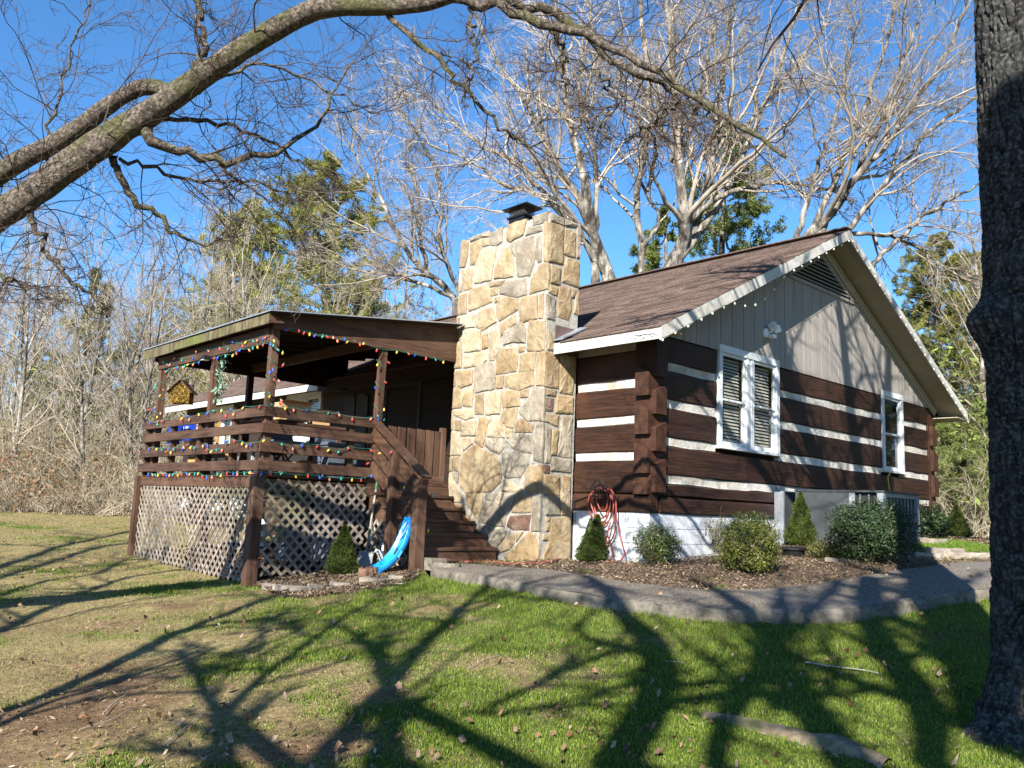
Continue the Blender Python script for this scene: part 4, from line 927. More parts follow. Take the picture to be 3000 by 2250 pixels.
lights('string_lights',a,'coloured bulbs wound round the farthest left post of the deck',cordpts=wind(-3.72,7.43,2.0,1.2,3,.075),sag=0)
a=pz('1248,668,y 1355,640,r 1540,888,r 1498,1013,y',*Z4,0,-2.32)+pz('1755,955,r 1790,1100,g',*Z4,1,1.98)+[(on(1255,1553,1,1.98),'y')]
lights('string_lights',a,'few coloured bulbs trailing down the stair railing',cord=False)
# white bulbs on the gable
L=[]; P0=np.array((EX,YR0-.03,EZ-.20)); P1=np.array((RX,YR0-.03,RZ-.20)); 
for i,t in enumerate(np.linspace(.0,.985,20)):
    s=.0
    if .30<t<.58: s=-.22*math.sin(pi*(t-.30)/.28)
    L.append((P0+(P1-P0)*t+np.array((0,0,s)),'w'))
e_=[(on(1600+x*.2411,900+y*.2411,0,EX-.02),'w') for x,y in ((1075,355),(1185,345),(1300,330))]
lights('string_lights',e_+L,'pale bulbs strung along the left rake of the gable and drooping over the siding',cm='cordw',tilt=.25)
P0=np.array((RX+.05,YR0-.03,RZ-.215)); P1=np.array((EX2-.02,YR0-.03,EZ-.19))
lights('string_lights',[(P0+(P1-P0)*t,'w') for t in np.linspace(0,1,25)],'pale bulbs strung straight down the right rake of the gable',cm='cordw',tilt=.2)
# ================================================================== things on and round the deck
RH=np.array((.738,-.675,0)); FH_=np.array((.675,.738,0)); UP=np.array((0,0,1.))
def obox(mb,c,u,v,w,a,b,h):
    """box from centre c, half sizes a,b,h along u,v,w"""
    c=np.array(c,float);V=[c+u*a*i+v*b*j+w*h*k for k in (-1,1) for i,j in ((-1,-1),(1,-1),(1,1),(-1,1))]
    return mb.add(V,[(3,2,1,0),(4,5,6,7),(0,1,5,4),(1,2,6,5),(2,3,7,6),(3,0,4,7)])
def thing(name,loc,label,cat,group=None): return empty(name,loc,label,cat,group)
XA=np.array((1.,0,0)); YA=np.array((0,1.,0))
# table with boxes
t=thing('porch_table',(-3.0,4.15,.302),'brown table behind the front railing carrying cardboard boxes','table')
obox(MB(),(-3.0,4.15,1.03),XA,YA,UP,.62,.45,.02).obj('table_top',WX,t)
for i in (-1,1):
    for j in (-1,1): obox(MB(),(-3.0+i*.55,4.15+j*.38,.655),XA,YA,UP,.03,.03,.352).obj('leg',M['deckz'],t)
def carton(c,a,b,h,rz_,label):
    u=np.array((cos(rz_),sin(rz_),0)); v=np.array((-sin(rz_),cos(rz_),0)); t=thing('cardboard_box',(c[0],c[1],c[2]-h),label,'box','cardboard boxes on the porch')
    m_=MB(); obox(m_,c,u,v,UP,a,b,h).obj('carton',M['card'],t); 
    m2=MB(); obox(m2,np.array(c)+UP*(h+.003),u,v,UP,.03,b,.002).obj('packing_tape',M['wood_y'],t)
    m3=MB(); 
    for s in (-1,1):
        q=np.array(c)+UP*h+v*s*b; m3.add([q-u*a,q+u*a,q+u*a+v*s*.10+UP*.03,q-u*a+v*s*.10+UP*.03],[(0,1,2,3)])
    m3.obj('flap',M['card'],t)
carton((-3.15,3.95,1.20),.24,.15,.12,.05,'larger cardboard box on top of the porch table')
carton((-2.72,3.9,1.15),.12,.12,.09,-.1,'small cardboard box beside the larger one above the railing')
carton((-3.1,3.75,.40),.2,.15,.09,.4,'flattened carton glimpsed between railing boards on the porch floor')
# folding camp chair (x legs)
t=thing('folding_chair',(-3.25,3.8,.302),'folding chair with crossed black legs behind the front railing','chair')
def xleg(p,q,r,s): 
    MB().tube([p,q],.012,5).obj('leg',M['black'],t); MB().tube([r,s],.012,5).obj('leg',M['black'],t)
for y in (3.62,3.95): xleg((-3.5,y,.31),(-3.1,y,.75),(-3.1,y,.31),(-3.5,y,.75))
obox(MB(),(-3.3,3.79,.77),XA,YA,UP,.22,.17,.012).obj('seat',M['greyP'],t); obox(MB(),(-3.3,3.97,.98),XA,YA,UP,.22,.012,.16).obj('backrest',M['greyP'],t)  # backrest grey instead of white, to deepen the porch shade
# storage tote
t=thing('storage_tote',(-2.45,3.9,.302),'dark blue grey plastic tote near the head of the steps','tote')
MB().add([(-2.62,3.7,.31),(-2.2,3.7,.31),(-2.2,4.1,.31),(-2.62,4.1,.31),(-2.66,3.66,.78),(-2.16,3.66,.78),(-2.16,4.14,.78),(-2.66,4.14,.78)],[(3,2,1,0),(4,5,6,7),(0,1,5,4),(1,2,6,5),(2,3,7,6),(3,0,4,7)]).obj('bin',M['greyP'],t)
obox(MB(),(-2.41,3.9,.80),XA,YA,UP,.27,.26,.02).obj('lid',M['greyP'],t)
# wooden chair and blue bag at the far left
t=thing('wooden_chair',(-3.2,6.6,.302),'raw yellow wooden chair by the far end of the deck railing','chair')
cx_,cy_=-3.25,6.35
for i in (-1,1):
    for j in (-1,1): obox(MB(),(cx_+i*.2,cy_+j*.2,.52 if j<0 else .77),XA,YA,UP,.018,.018,.218 if j<0 else .468).obj('leg',M['wood_y'],t)
obox(MB(),(cx_,cy_,.75),XA,YA,UP,.23,.23,.015).obj('seat',M['wood_y'],t)
for z in (.9,1.02,1.15,1.24): obox(MB(),(cx_,cy_+.2,z),XA,YA,UP,.2,.01,.025).obj('back_slat',M['wood_y'],t)
t=thing('shopping_bag',(-3.6,6.75,.76),'blue shopping bag with white letters behind the railing','bag')
ctr=on(541,1259,0,-3.62); obox(MB(),(-3.55,ctr[1],ctr[2]-.02),YA,XA,UP,.19,.06,.15).obj('bag_body',M['bluebag'],t)
obox(MB(),(-3.5,ctr[1]+.75,ctr[2]-.05),YA,XA,UP,.14,.05,.16).obj('bag_body',M['bluebag'],t)
def text(name,s,loc,u,v,size,mt,parent,ext=.002):
    cu=bpy.data.curves.new('t','FONT'); cu.body=s; cu.size=size; cu.extrude=ext; cu.align_x='CENTER'; cu.align_y='CENTER'; ob=bpy.data.objects.new('t',cu); COL.objects.link(ob)
    bpy.context.view_layer.update(); dg=bpy.context.evaluated_depsgraph_get(); me=bpy.data.meshes.new_from_object(ob.evaluated_get(dg)); COL.objects.unlink(ob); bpy.data.objects.remove(ob)
    n=np.cross(u,v); V=np.array([x.co[:] for x in me.vertices]); Wv=np.array(loc)+V[:,:1]*u+V[:,1:2]*v+V[:,2:]*n; F=[tuple(p.vertices) for p in me.polygons]
    return obj(name,Wv,F,mt,parent)
text('lettering','A M',(-3.614,ctr[1],ctr[2]),-YA,UP,.14,M['whiteP'],t)
for k in range(2):
    c=on(580+k*8,1262,0,-3.3); 
t=thing('wooden_crate',(-3.4,5.9,.302),'yellow wooden crate standing behind the upper railing gap','crate')
c=on(566,1257,0,-3.5); 
for z in (c[2]-.1,c[2],c[2]+.08): obox(MB(),(-3.5,c[1],z),YA,XA,UP,.2,.012,.032).obj('slat',M['wood_y'],t)
obox(MB(),(-3.38,c[1],(c[2]+.302)/2-.02),YA,XA,UP,.17,.09,(c[2]-.302)/2).obj('crate_body',M['wood_y'],t)
# white plastic lawn chair, greyed in colour to darken the porch
t=thing('plastic_chair',(-3.0,5.2,.302),'white plastic chair, shade greyed into its colour, seen between railing boards of the deck','chair')
for yy in (4.9,5.35):
    obox(MB(),(-3.2,yy,.52),XA,YA,UP,.02,.02,.22).obj('leg',M['greyL'],t); obox(MB(),(-2.8,yy,.52),XA,YA,UP,.02,.02,.22).obj('leg',M['greyL'],t)
obox(MB(),(-3.0,5.12,.75),XA,YA,UP,.23,.24,.015).obj('seat',M['greyL'],t)
for k in range(5): obox(MB(),(-2.78,4.93+k*.095,.98),XA,YA,UP,.01,.03,.21).obj('back_slat',M['greyL'],t)
t=thing('charcoal_grill',(-2.9,4.75,.302),'dark round grill standing on the porch behind the rails','grill')
MB().lathe([(.05,0),(.2,.05),(.27,.16),(.27,.19),(.22,.30),(.08,.36)],(-3.0,4.6,.62),k=14).obj('kettle',M['black'],t)
for a in range(3): MB().tube([(-3.0+.1*cos(a*2.1),4.6+.1*sin(a*2.1),.68),(-3.0+.25*cos(a*2.1),4.6+.25*sin(a*2.1),.305)],.012,5).obj('leg',M['black'],t)
t=thing('branch_pile',(-3.3,4.3,1.05),'small heap of cut pale sticks laid behind the top railing board','sticks')
for k in range(9):
    p_=np.array((-3.55+rnd.uniform(0,.2),4.0+rnd.uniform(0,.9),.99+rnd.uniform(0,.05))); q_=p_+np.array((rnd.uniform(-.1,.1),rnd.uniform(-.35,.35),rnd.uniform(-.01,.05))); MB().tube([p_,(p_+q_)/2+UP*.01,q_],.007,4).obj('stick',M['handle'],t)
# under the deck
for i,(x,y,z,a,b,h,mk,lb) in enumerate([(-3.0,4.0,-.55,.18,.16,.30,'greyP','grey plastic tub under the deck, left of the two'),(-2.5,3.95,-.6,.22,.15,.28,'greyP','grey plastic tub under the deck, right of the two'),(-3.38,4.05,-.45,.06,.12,.22,'whiteP','white jug standing behind the front lattice')]):
    t=thing('plastic_tub',(x,y,z-h),lb,'tub'); MB().lathe([(a*.8,-h),(a*.95,h*.7),(a*.95,h),(a*.7,h)],(x,y,z),k=16).obj('tub_body',M[mk],t); MB().lathe([(a*1.02,h*.86),(a*1.02,h*1.0)],(x,y,z),k=16).obj('rim',M[mk],t)
    MB().lathe([(a*.75,-.75-z-.02),(a*.75,-h)],(x,y,z),k=8).obj('stand',M['deckz'],t) if False else None
def crumple(c,u,v,nx_,ny_,w_,h_,amp,mt,name,parent):
    P=[];F=[]
    for i in range(nx_):
        for j in range(ny_):
            q=np.array(c)+u*(i/(nx_-1)-.5)*w_+v*(j/(ny_-1)-.5)*h_; q=q+np.cross(u,v)*amp*vn(q*9,5)+v*amp*.6*vn(q*7,8); P.append(q)
    for i in range(nx_-1):
        for j in range(ny_-1): F.append((i*ny_+j,i*ny_+j+1,(i+1)*ny_+j+1,(i+1)*ny_+j))
    return obj(name,P,F,mt,parent,smooth=True)
for k,(px,py) in enumerate([(555,1460),(640,1475),(712,1475)]):
    c=on(px,py,0,-3.45); t=thing('plastic_sack',tuple(c-UP*.2),['white plastic sack under the deck behind the far lattice panel','white plastic sack under the deck in the middle of the left side','white plastic sack under the deck near the corner post'][k],'sack')
    MB().lathe([(.05,-.24),(.16,-.18),(.19,0),(.14,.16),(.04,.22)],c,k=9).obj('sack_body',M['whiteP'],t,smooth=True)
# birdhouse covered in moss
c=on(527,1150,0,-3.72); t=thing('birdhouse',tuple(c-UP*.16),'small moss covered birdhouse hanging between the two left posts of the deck','birdhouse')
sz=.155
P=[c-RH*sz-UP*.17,c+RH*sz-UP*.17,c+RH*sz+UP*.03,c+UP*.19,c-RH*sz+UP*.03]; MB().prism(P,FH_*.2).obj('mossy_body',M['moss'],t)
fl=[]; rg=np.random.default_rng(5); mb=MB()
for k in range(900):
    u_=rg.uniform(-sz,sz); z_=rg.uniform(-.17,.19); 
    if z_>.19-abs(u_)*1.03: continue
    q=c+RH*u_+UP*z_-FH_*.012; d=rg.normal(0,.014,3); e=rg.normal(0,.014,3); mb.add([q,q+d,q+e-FH_*.012],[(0,1,2)])
mb.obj('moss_tufts',M['moss'],t)
for s in (-1,1): MB().bar(c+UP*.215-FH_*.04+RH*0+RH*s*.0,c+RH*s*(sz+.05)+UP*.0-FH_*.04,.02,.012,up=UP).bar(c+UP*.215+FH_*.22,c+RH*s*(sz+.05)+UP*.0+FH_*.22,.02,.012,up=UP).prism([c+UP*.22-FH_*.04,c+RH*s*(sz+.05)+UP*.005-FH_*.04,c+RH*s*(sz+.05)-UP*.007-FH_*.04,c+UP*.205-FH_*.04],FH_*.28).obj('roof_panel',M['deckx'],t)
MB().tube([c+UP*.2,np.array((c[0],c[1],2.07))],.003,4).obj('hanging_wire',M['black'],t)
# garland
t=thing('ivy_garland',(-3.7,5.22,1.35),'pale green artificial ivy hanging beside the middle left post','garland')
mb=MB(); st=MB(); pts_=[np.array((-3.68+.01*math.sin(k),5.20+.03*math.sin(k*1.3),2.15-k*.065)) for k in range(13)]
st.tube(pts_,.004,4).obj('vine',M['garland'],t)
for k in range(300):
    s=rg.uniform(0,1)**1.1; q=pts_[min(12,int(s*12.99))]+np.array((rg.normal(0,.04),rg.normal(0,.065*(1.15-s)),rg.uniform(-.03,.03))); d=rg.normal(0,.018,3); e=rg.normal(0,.018,3); mb.add([q,q+d,q+d+e,q+e],[(0,1,2,3)])
mb.obj('leaves',M['garland'],t)
# lamp under the left eave
c=on(380+925*.2411,880+700*.2411,0,-3.86); t=thing('solar_light',tuple(c),'small square solar lamp fixed under the mossy eave','lamp'); obox(MB(),c,YA,XA,UP,.06,.05,.03).obj('lamp_body',M['black'],t); obox(MB(),c-XA*.01-UP*.034,YA,XA,UP,.05,.045,.003).obj('lens',M['whiteP'],t)
# ------------------------------------------------------------------ blue sled
t=thing('blue_sled',tuple(gnd(1115,1680)),'bright blue plastic toboggan leaning against the stair railing','sled')
sp=[on(x,y,1,2.18-.0*i) for i,(x,y) in enumerate([(1104,1676),(1124,1668),(1152,1645),(1178,1608),(1195,1568),(1205,1535),(1208,1517)])]
sp=[np.array(p) for p in sp]; wv=RH*.15-FH_*.30; wn=wv/np.linalg.norm(wv); V=[];n=len(sp); rows=[]
for i,p_ in enumerate(sp):
    tg=(sp[min(i+1,n-1)]-sp[max(i-1,0)]); tg/=np.linalg.norm(tg); nn_=np.cross(wn,tg); nn_/=np.linalg.norm(nn_); 
    if nn_@RH>0: nn_=-nn_
    hw=[.12,.15,.155,.15,.14,.115,.07][i]; 
    rows.append([p_+nn_*.075-wn*(hw+.02),p_+nn_*.085-wn*hw,p_+nn_*.02-wn*(hw-.03),p_-wn*.05+nn_*.0,p_+nn_*.012,p_+wn*.05,p_+nn_*.02+wn*(hw-.03),p_+nn_*.085+wn*hw,p_+nn_*.075+wn*(hw+.02),p_-nn_*.004+wn*(hw+.005),p_-nn_*.02+wn*.05,p_-nn_*.02-wn*.05,p_-nn_*.004-wn*(hw+.005)])
k=13; V=[q for r in rows for q in r]; F=[(j*k+i,j*k+(i+1)%k,(j+1)*k+(i+1)%k,(j+1)*k+i) for j in range(n-1) for i in range(k)]; F+=[tuple(range(k)),tuple(range((n-1)*k,n*k))[::-1]]
o_=obj('sled_body',V,F,M['blue'],t,smooth=False)
bv=o_.modifiers.new('b','SUBSURF'); bv.levels=1; bv.render_levels=2
i=3; r=rows[i]; tg=(sp[4]-sp[2]); tg/=np.linalg.norm(tg)
q=sp[2]*.3+sp[3]*.7-wn*.10; nn_=np.cross(wn,tg); nn_/=np.linalg.norm(nn_); nn_=nn_ if nn_@RH<0 else -nn_
obox(MB(),q+nn_*.022,tg,wn,nn_,.05,.022,.006).obj('handle_slot',M['dark'],t)
q=sp[2]*.5+sp[3]*.5+wn*.178+nn_*.05; obox(MB(),q+wn*.022,tg,nn_,wn,.045,.014,.003).obj('sticker',M['cyan'],t)
MB().tube([sp[5]+nn_*.05-wn*.06,sp[4]+nn_*.09-wn*.08,sp[3]+nn_*.09-wn*.05,sp[4]+nn_*.07+wn*.03,sp[5]+nn_*.05+wn*.04],.005,5).obj('pull_rope',M['rope'],t)
# shovel
a_=on(1108,1390,1,3.30); b_=on(1074,1615,1,3.05); t=thing('garden_shovel',tuple(b_-UP*.3),'worn garden shovel with green grip standing against the lattice','shovel'); dv=(b_-a_)
MB().tube([a_+dv*.2,a_+dv*.72],.0155,8).obj('handle',M['handle'],t); MB().tube([a_,a_+dv*.2],.0185,8).obj('grip',M['greenP'],t); MB().tube([a_+dv*.72,a_+dv*.79],.019,8).obj('ferrule',M['greenP'],t); MB().tube([a_+dv*.79,a_+dv*1.03],.016,8).obj('socket',M['steel'],t)
du=dv/np.linalg.norm(dv); bw_=.105; q=a_+dv*1.0
P=[q-RH*bw_-FH_*.01,q-RH*bw_*.95+du*.16-FH_*.03,q-RH*.05+du*.235-FH_*.02,q+RH*.05+du*.235-FH_*.02,q+RH*bw_*.95+du*.16-FH_*.03,q+RH*bw_-FH_*.01,q+FH_*.02]
MB().prism(P,FH_*.006).obj('blade',M['steel'],t)
# painted welcome sign
t=thing('welcome_sign',tuple(gnd(1118,1655)),'small curved white welcome sign propped in front of the lattice','sign')
arc=[on(x,y,1,2.75) for x,y in ((1098,1613),(1107,1616),(1113,1626),(1118,1640),(1120,1655))]; mb=MB()
arc=[np.array(p_) for p_ in arc]
V=[];F=[]
for i,p_ in enumerate(arc):
    tg=arc[min(i+1,4)]-arc[max(i-1,0)]; tg/=np.linalg.norm(tg); s_=np.cross(tg,FH_); s_/=np.linalg.norm(s_); V+=[p_-s_*.03,p_+s_*.03,p_+s_*.03+FH_*.012,p_-s_*.03+FH_*.012]
for i in range(4):
    for j in range(4): F.append((i*4+j,i*4+(j+1)%4,(i+1)*4+(j+1)%4,(i+1)*4+j))
F+=[(3,2,1,0),(16,17,18,19)]; obj('sign_board',V,F,M['whiteP'],t)
tg=arc[3]-arc[1]; tg/=np.linalg.norm(tg); sd_=np.cross(-FH_,tg); text('lettering','Welcome',(arc[1]+arc[3])/2-FH_*.004,tg,sd_,.045,M['black'],t,ext=.001)
crumple(on(1127,1606,1,2.85),RH,UP,7,9,.08,.16,.03,M['whiteP'],'lace_ribbon',t)
# hose reel holder and hose on the wall
def hz(x,y,d=-.10): return on(1650+x*.2941,1400+y*.2941,0,d)
t=thing('hose_hanger',tuple(hz(350,180,-.03)),'ornate black iron hose hanger on the log wall by the chimney','hose hanger')
mb=MB()
def wire(L,r=.006,d=-.10): mb.tube([hz(x,y,d) for x,y in L],r,5)
wire([(268,75),(272,100),(285,170),(300,180)],.007); wire([(437,75),(432,110),(425,165),(410,178)],.007); wire([(268,75),(300,60),(325,25),(352,15),(380,28),(405,60),(437,75)],.008)
wire([(272,100),(310,92),(352,88),(395,92),(434,102)],.007); wire([(285,172),(320,180),(355,182),(390,180),(425,168)],.007)
for x in (310,335,360,385,408): wire([(x,120),(x-2+(x-360)*.06,178)],.005)
wire([(300,130),(320,115),(355,108),(390,115),(415,132)],.006)
for x,s in ((310,1),(395,-1)): 
    wire([(x+18*cos(a)*(1-a/12),62+14*sin(a)*(1-a/12)+8) for a in np.linspace(0,7,12)],.005)
wire([(352,25),(340,45),(352,65),(364,45),(352,25)],.005); wire([(280,85),(300,70),(320,82),(335,72),(352,84),(368,72),(385,82),(405,70),(428,86)],.004)
mb.obj('scroll_front',M['black'],t)
mb=MB(); 
for x in (300,345,390,425): mb.tube([hz(x,180,-.10),hz(x+10,200,-.015)],.006,5)
wire([(340,200),(360,245),(390,255),(430,250),(436,200)],.006,-.02); 
for x in (370,390,410): wire([(x,200),(x,252)],.005,-.02)
mb.obj('bracket',M['black'],t)
loops=[[(300,130),(262,180),(250,260),(262,340),(300,390),(360,405),(410,390),(440,330),(450,240),(440,150),(400,110),(340,105),(305,128)],
[(310,150),(300,220),(320,330),(370,440),(420,430),(465,300),(470,180),(440,110)],[(330,170),(335,230),(365,310),(400,328),(432,300),(442,220)],
[(460,105),(500,180),(500,300),(460,420),(390,470),(340,460),(312,430)],[(470,110),(520,200),(532,400),(562,560),(600,700),(604,770),(565,825),(490,838),(430,830)],
[(450,110),(488,200),(510,400),(520,500),(490,600),(440,650),(385,645)],[(440,560),(478,680),(492,760),(465,822),(410,800),(388,760)],[(470,440),(440,560),(425,660),(442,685),(410,705),(372,690)],[(430,440),(380,520),(355,520)],[(285,150),(275,240),(300,330),(350,420),(395,445)]]
t2=thing('garden_hose',tuple(hz(400,500,-.08)),'red rubber hose looped over the iron hanger down to the ground','hose')
def smooth(L,n=6):
    P=np.array(L,float); out=[]
    for i in range(len(P)-1):
        p0,p1,p2,p3=P[max(i-1,0)],P[i],P[i+1],P[min(i+2,len(P)-1)]
        for s in np.linspace(0,1,n,endpoint=False): out.append(.5*((2*p1)+(-p0+p2)*s+(2*p0-5*p1+4*p2-p3)*s*s+(-p0+3*p1-3*p2+p3)*s**3))
    out.append(P[-1]); return np.array(out)
for i,l in enumerate(loops): MB().tube(smooth([hz(x,y,-.055-.022*(i%5)) for x,y in l]),.0105,7).obj('hose_loop',M['hose'],t2,smooth=True)
def groundtube(L,r,name,mt,label,cat,off=.015):
    P=smooth([gnd(x,y,.0) for x,y in L]); P[:,2]=gzr(P[:,0],P[:,1])+off+r
    ins=inpoly(P[:,0],P[:,1],PATHPOLY); P[ins,2]+=.07
    m_=MB().tube(P,r,6); return m_.obj(name,mt,None,smooth=True,label=label,cat=cat)
groundtube([(1160,1672),(1178,1679),(1205,1676),(1232,1668),(1258,1659),(1300,1657),(1350,1654),(1430,1655),(1500,1661),(1580,1659),(1625,1652),(1655,1640),(1680,1632)],.012,'garden_hose',M['hose'],'dark red hose lying along the foot of the steps and chimney','hose',off=.03)
# downlead rod by the chimney
t=thing('bell_wire',(-.05,1.3,-.7),'thin black bracket rod and wires beside the chimney edge','wire'); MB().tube([hz(265,178,-.04),hz(105,235,-.04)],.006,5).obj('rod',M['black'],t); MB().tube([hz(110,240,-.04),hz(75,800,-.04)],.003,4).tube([hz(115,240,-.04),hz(128,640,-.04)],.003,4).obj('wire',M['black'],t)
# flood light
c=on(2246,975,1,-.05); t=thing('flood_light',tuple(c),'white twin head security light on the grey gable siding','lamp')
MB().lathe([(.075,0),(.075,.035),(.05,.05)],c+YA*.03,k=14,axis=(0,-1,0)).obj('mount',M['whiteP'],t)
for dx,dz,ax_ in ((.04,.10,(-.1,-.7,.35)),(.16,.07,(.5,-.7,.3))):
    h=MB(); a_=np.array(ax_)/np.linalg.norm(ax_); q=c+np.array((dx,-.09,dz)); s_=np.cross(a_,UP); s_/=np.linalg.norm(s_); u_=np.cross(s_,a_); obox(h,q,s_,u_,a_,.045,.055,.05).obj('lamp_head',M['whiteP'],t); obox(MB(),q+a_*.052,s_,u_,a_,.037,.045,.002).obj('lens',M['blind'],t)
obox(MB(),c+np.array((.05,-.08,-.06)),XA,YA,UP,.055,.035,.025).obj('sensor',M['whiteP'],t); MB().tube([c+np.array((.02,-.03,0)),c+np.array((.1,-.08,.05))],.015,6).obj('arm',M['whiteP'],t)
# ------------------------------------------------------------------ heat pump
A=thing('heat_pump',(3.7,-1.0,-.35),'large grey outdoor heat pump unit with slatted coil guard against the gable wall','air conditioner')
ax0,ax1,ay0,ay1,az0,az1=3.087,4.32,-1.70,-.36,-.30,.44
B(ax0,ax1,-1.20,ay1,az0,az1-.02).obj('cabinet',M['acgrey'],A); B(ax0-.012,ax1+.012,ay0-.012,ay1+.01,az1-.019,az1+.01).obj('top_panel',M['acgrey'],A)
B(ax0+.05,ax1-.05,ay0+.05,-1.21,az0,az1-.03).obj('coil',M['acdark'],A)
f=MB(); f.box(ax0,ax0+.09,ay0,ay0+.09,az0,az1-.02); f.box(ax1-.09,ax1,ay0,ay0+.09,az0,az1-.02); f.box(ax0+.091,ax1-.091,ay0+.005,ay0+.05,az1-.075,az1-.021); f.box(ax0+.091,ax1-.091,ay0+.005,ay0+.05,az0,az0+.06); f.box(ax0+.091,ax1-.091,ay0+.002,ay0+.03,.02,.05); f.box(ax0+.002,ax0+.03,-1.28,-1.201,az0,az1-.02); f.obj('frame',M['acblue'],A)
x=ax0+.15
while x<ax1-.11: B(x,x+.013,ay0+.008,ay0+.03,az0+.061,az1-.076).obj('guard_bar',M['acblue'],A); x+=.118
ms=MB(); z=az0+.08
while z<az1-.09: ms.box(ax0+.092,ax1-.092,ay0+.034,ay0+.038,z,z+.004); ms.box(ax0+.012,ax0+.016,ay0+.092,-1.285,z,z+.006); z+=.022
ms.obj('louvre_fins',M['acgrey'],A)
for y in (-1.50,-1.37): B(ax0+.004,ax0+.018,y,y+.022,az0+.05,az1-.05).obj('guard_bar',M['acblue'],A)
B(ax0-.06,ax1+.08,ay0-.08,ay1+.05,-.42,az0-.002).obj('pad',M['slabedge'],A)
t=thing('duct_cover',(3.0,-.2,-.4),'flat galvanised duct panel left of the heat pump','duct cover'); B(3.04,3.58,-.17,-.13,-.42,.415).obj('panel',M['acgrey'],t); B(3.02,3.06,-.20,-.14,-.42,.42).obj('edge_trim',M['galv'],t); B(3.061,3.075,-.13,-.02,-.42,.41).obj('side_return',M['galv'],t); B(3.06,3.59,-.185,-.175,.405,.425).obj('edge_trim',M['galv'],t)
# yellow cord out of the window
c0=on(2586,1376,1,-.08); c1=on(2607,1441,1,-.5); P=smooth([c0,c0+np.array((.12,-.08,-.05)),(c0+c1)/2+np.array((.08,0,.06)),c1,c1-UP*.1]); MB().tube(P,.008,5).obj('power_cord',M['yellowcord'],None,label='thin yellow cord hanging from the narrow window to the heat pump',cat='cord')
groundtube([(2700,1583),(2740,1583),(2790,1586),(2840,1592),(2868,1590)],.012,'power_cord',M['yellowcord'],'yellow cord lying on the ground near the right corner of the house','cord')
# black planter tub
c=gnd(2325,1632); t=thing('plastic_planter',tuple(c),'low round black tub with a lid in the bed beside the cone shrub','planter'); MB().lathe([(.12,-.02),(.15,.10),(.165,.11)],c,k=18).obj('tub_body',M['black'],t); MB().lathe([(.175,.10),(.175,.125),(.12,.14),(.0,.145)],c,k=18,cap=False).obj('lid',M['black'],t)
# flat stones
sr=random.Random(21)
def slab(px,py,w_,d_,h_,label,grp,mt='flat',name='flat_stone'):
    c=gnd(px,py)+UP*.03; k=9; V=[];a0=sr.random()*6
    for j,(s,z) in enumerate(((1.,-.03),(1.,h_*.8),(.93,h_))):
        for i in range(k):
            a=2*pi*i/k; r_=1+.22*sin(a*2+a0)+.13*sin(a*3+a0*2); q=c+RH*cos(a)*w_*r_*s+FH_*sin(a)*d_*r_*s+UP*(z+.01*sin(a*2+j)); V.append(q)
    F=[(j*k+i,j*k+(i+1)%k,(j+1)*k+(i+1)%k,(j+1)*k+i) for j in range(2) for i in range(k)]+[tuple(range(2*k,3*k))]
    obj(name,V,F,M[mt],None,label=label,cat='stone',group=grp)
G1='flat edging stones by the deck bed'
for px,py,w_,d_,lb in [(840,1735,.14,.1,'grey flat stone at the left end of the deck bed edging'),(880,1738,.17,.12,'broad pale flat stone in front of the deck bed'),(925,1733,.12,.09,'pale flat stone just right of the broad one'),(1000,1726,.12,.07,'brownish flat stone half sunk before the deck bed'),(1100,1712,.16,.08,'long flat stone near the foot of the sled'),(790,1729,.10,.06,'small flat stone nearest the corner post of the deck'),(1160,1705,.1,.07,'mossy flat stone left of the path end')]: slab(px,py,w_,d_,.045,lb,G1)
for px,py,w_,d_,h_,lb in [(1272,1672,.19,.1,.13,'pale rough block at the left corner of the path'),(1312,1684,.16,.08,.11,'whitish rough block next along the path edge'),(1088,1690,.07,.06,.09,'small dark rock under the foot of the sled'),(1070,1697,.09,.06,.10,'reddish rock beside the shovel blade'),(1052,1683,.06,.05,.07,'dark rock left of the reddish one')]: slab(px,py,w_,d_,h_,lb,'rough edging rocks',mt='slabedge' if px>1200 else 'st_d')
for i,(px,py,w_,d_,h_,lb) in enumerate([(2735,1600,.22,.08,.08,'long thin flagstone by the green grass patch'),(2765,1634,.25,.12,.10,'grey weathered rock beside the path edge'),(2830,1640,.35,.1,.07,'long tan flagstone nearest the right tree'),(2690,1598,.12,.08,.09,'whitish rock by the heat pump corner'),(2720,1640,.16,.07,.06,'dark flat rock left of the weathered one'),(2660,1610,.1,.06,.07,'pale rock just under the dark shrub'),(2480,1650,.3,.1,.03,'flat flagstone lying in the pine straw')]): slab(px,py,w_,d_,h_,lb,'garden rocks near the heat pump')
c=gnd(1165,1716); crumple(c+UP*.03,RH,FH_,8,5,.13,.08,.03,M['whiteP'],'paper_scrap',thing('paper_litter',tuple(c),'scrap of white paper on the grass near the path','paper'))
def stickg(L,r,lb):
    P=smooth([gnd(x,y) for x,y in L],4); P[:,2]=gzr(P[:,0],P[:,1])+r+.012; MB().tube(P,np.linspace(r,r*.5,len(P))*.62,5).obj('fallen_stick',M['handle'],None,label=lb,cat='stick',group='sticks fallen on the lawn')
for L,r,lb in [([(2360,1955),(2430,1962),(2500,1972),(2575,1985)],.012,'longest pale stick lying on the green grass at the right'),([(1950,1950),(1975,1951),(2005,1952)],.008,'short pale stick on the lawn near the middle'),([(300,2105),(335,2070),(372,2045)],.008,'dark curved stick on the bare soil at the left'),([(480,2190),(530,2150),(595,2100)],.007,'thin straight stick beside the tree fork shadow'),([(1370,1965),(1420,1940),(1460,1925)],.005,'faint twig above the centre of the lawn'),([(230,2150),(330,2120),(400,2080)],.005,'thin twig left of the curved dark one')]: stickg(L,r,lb)
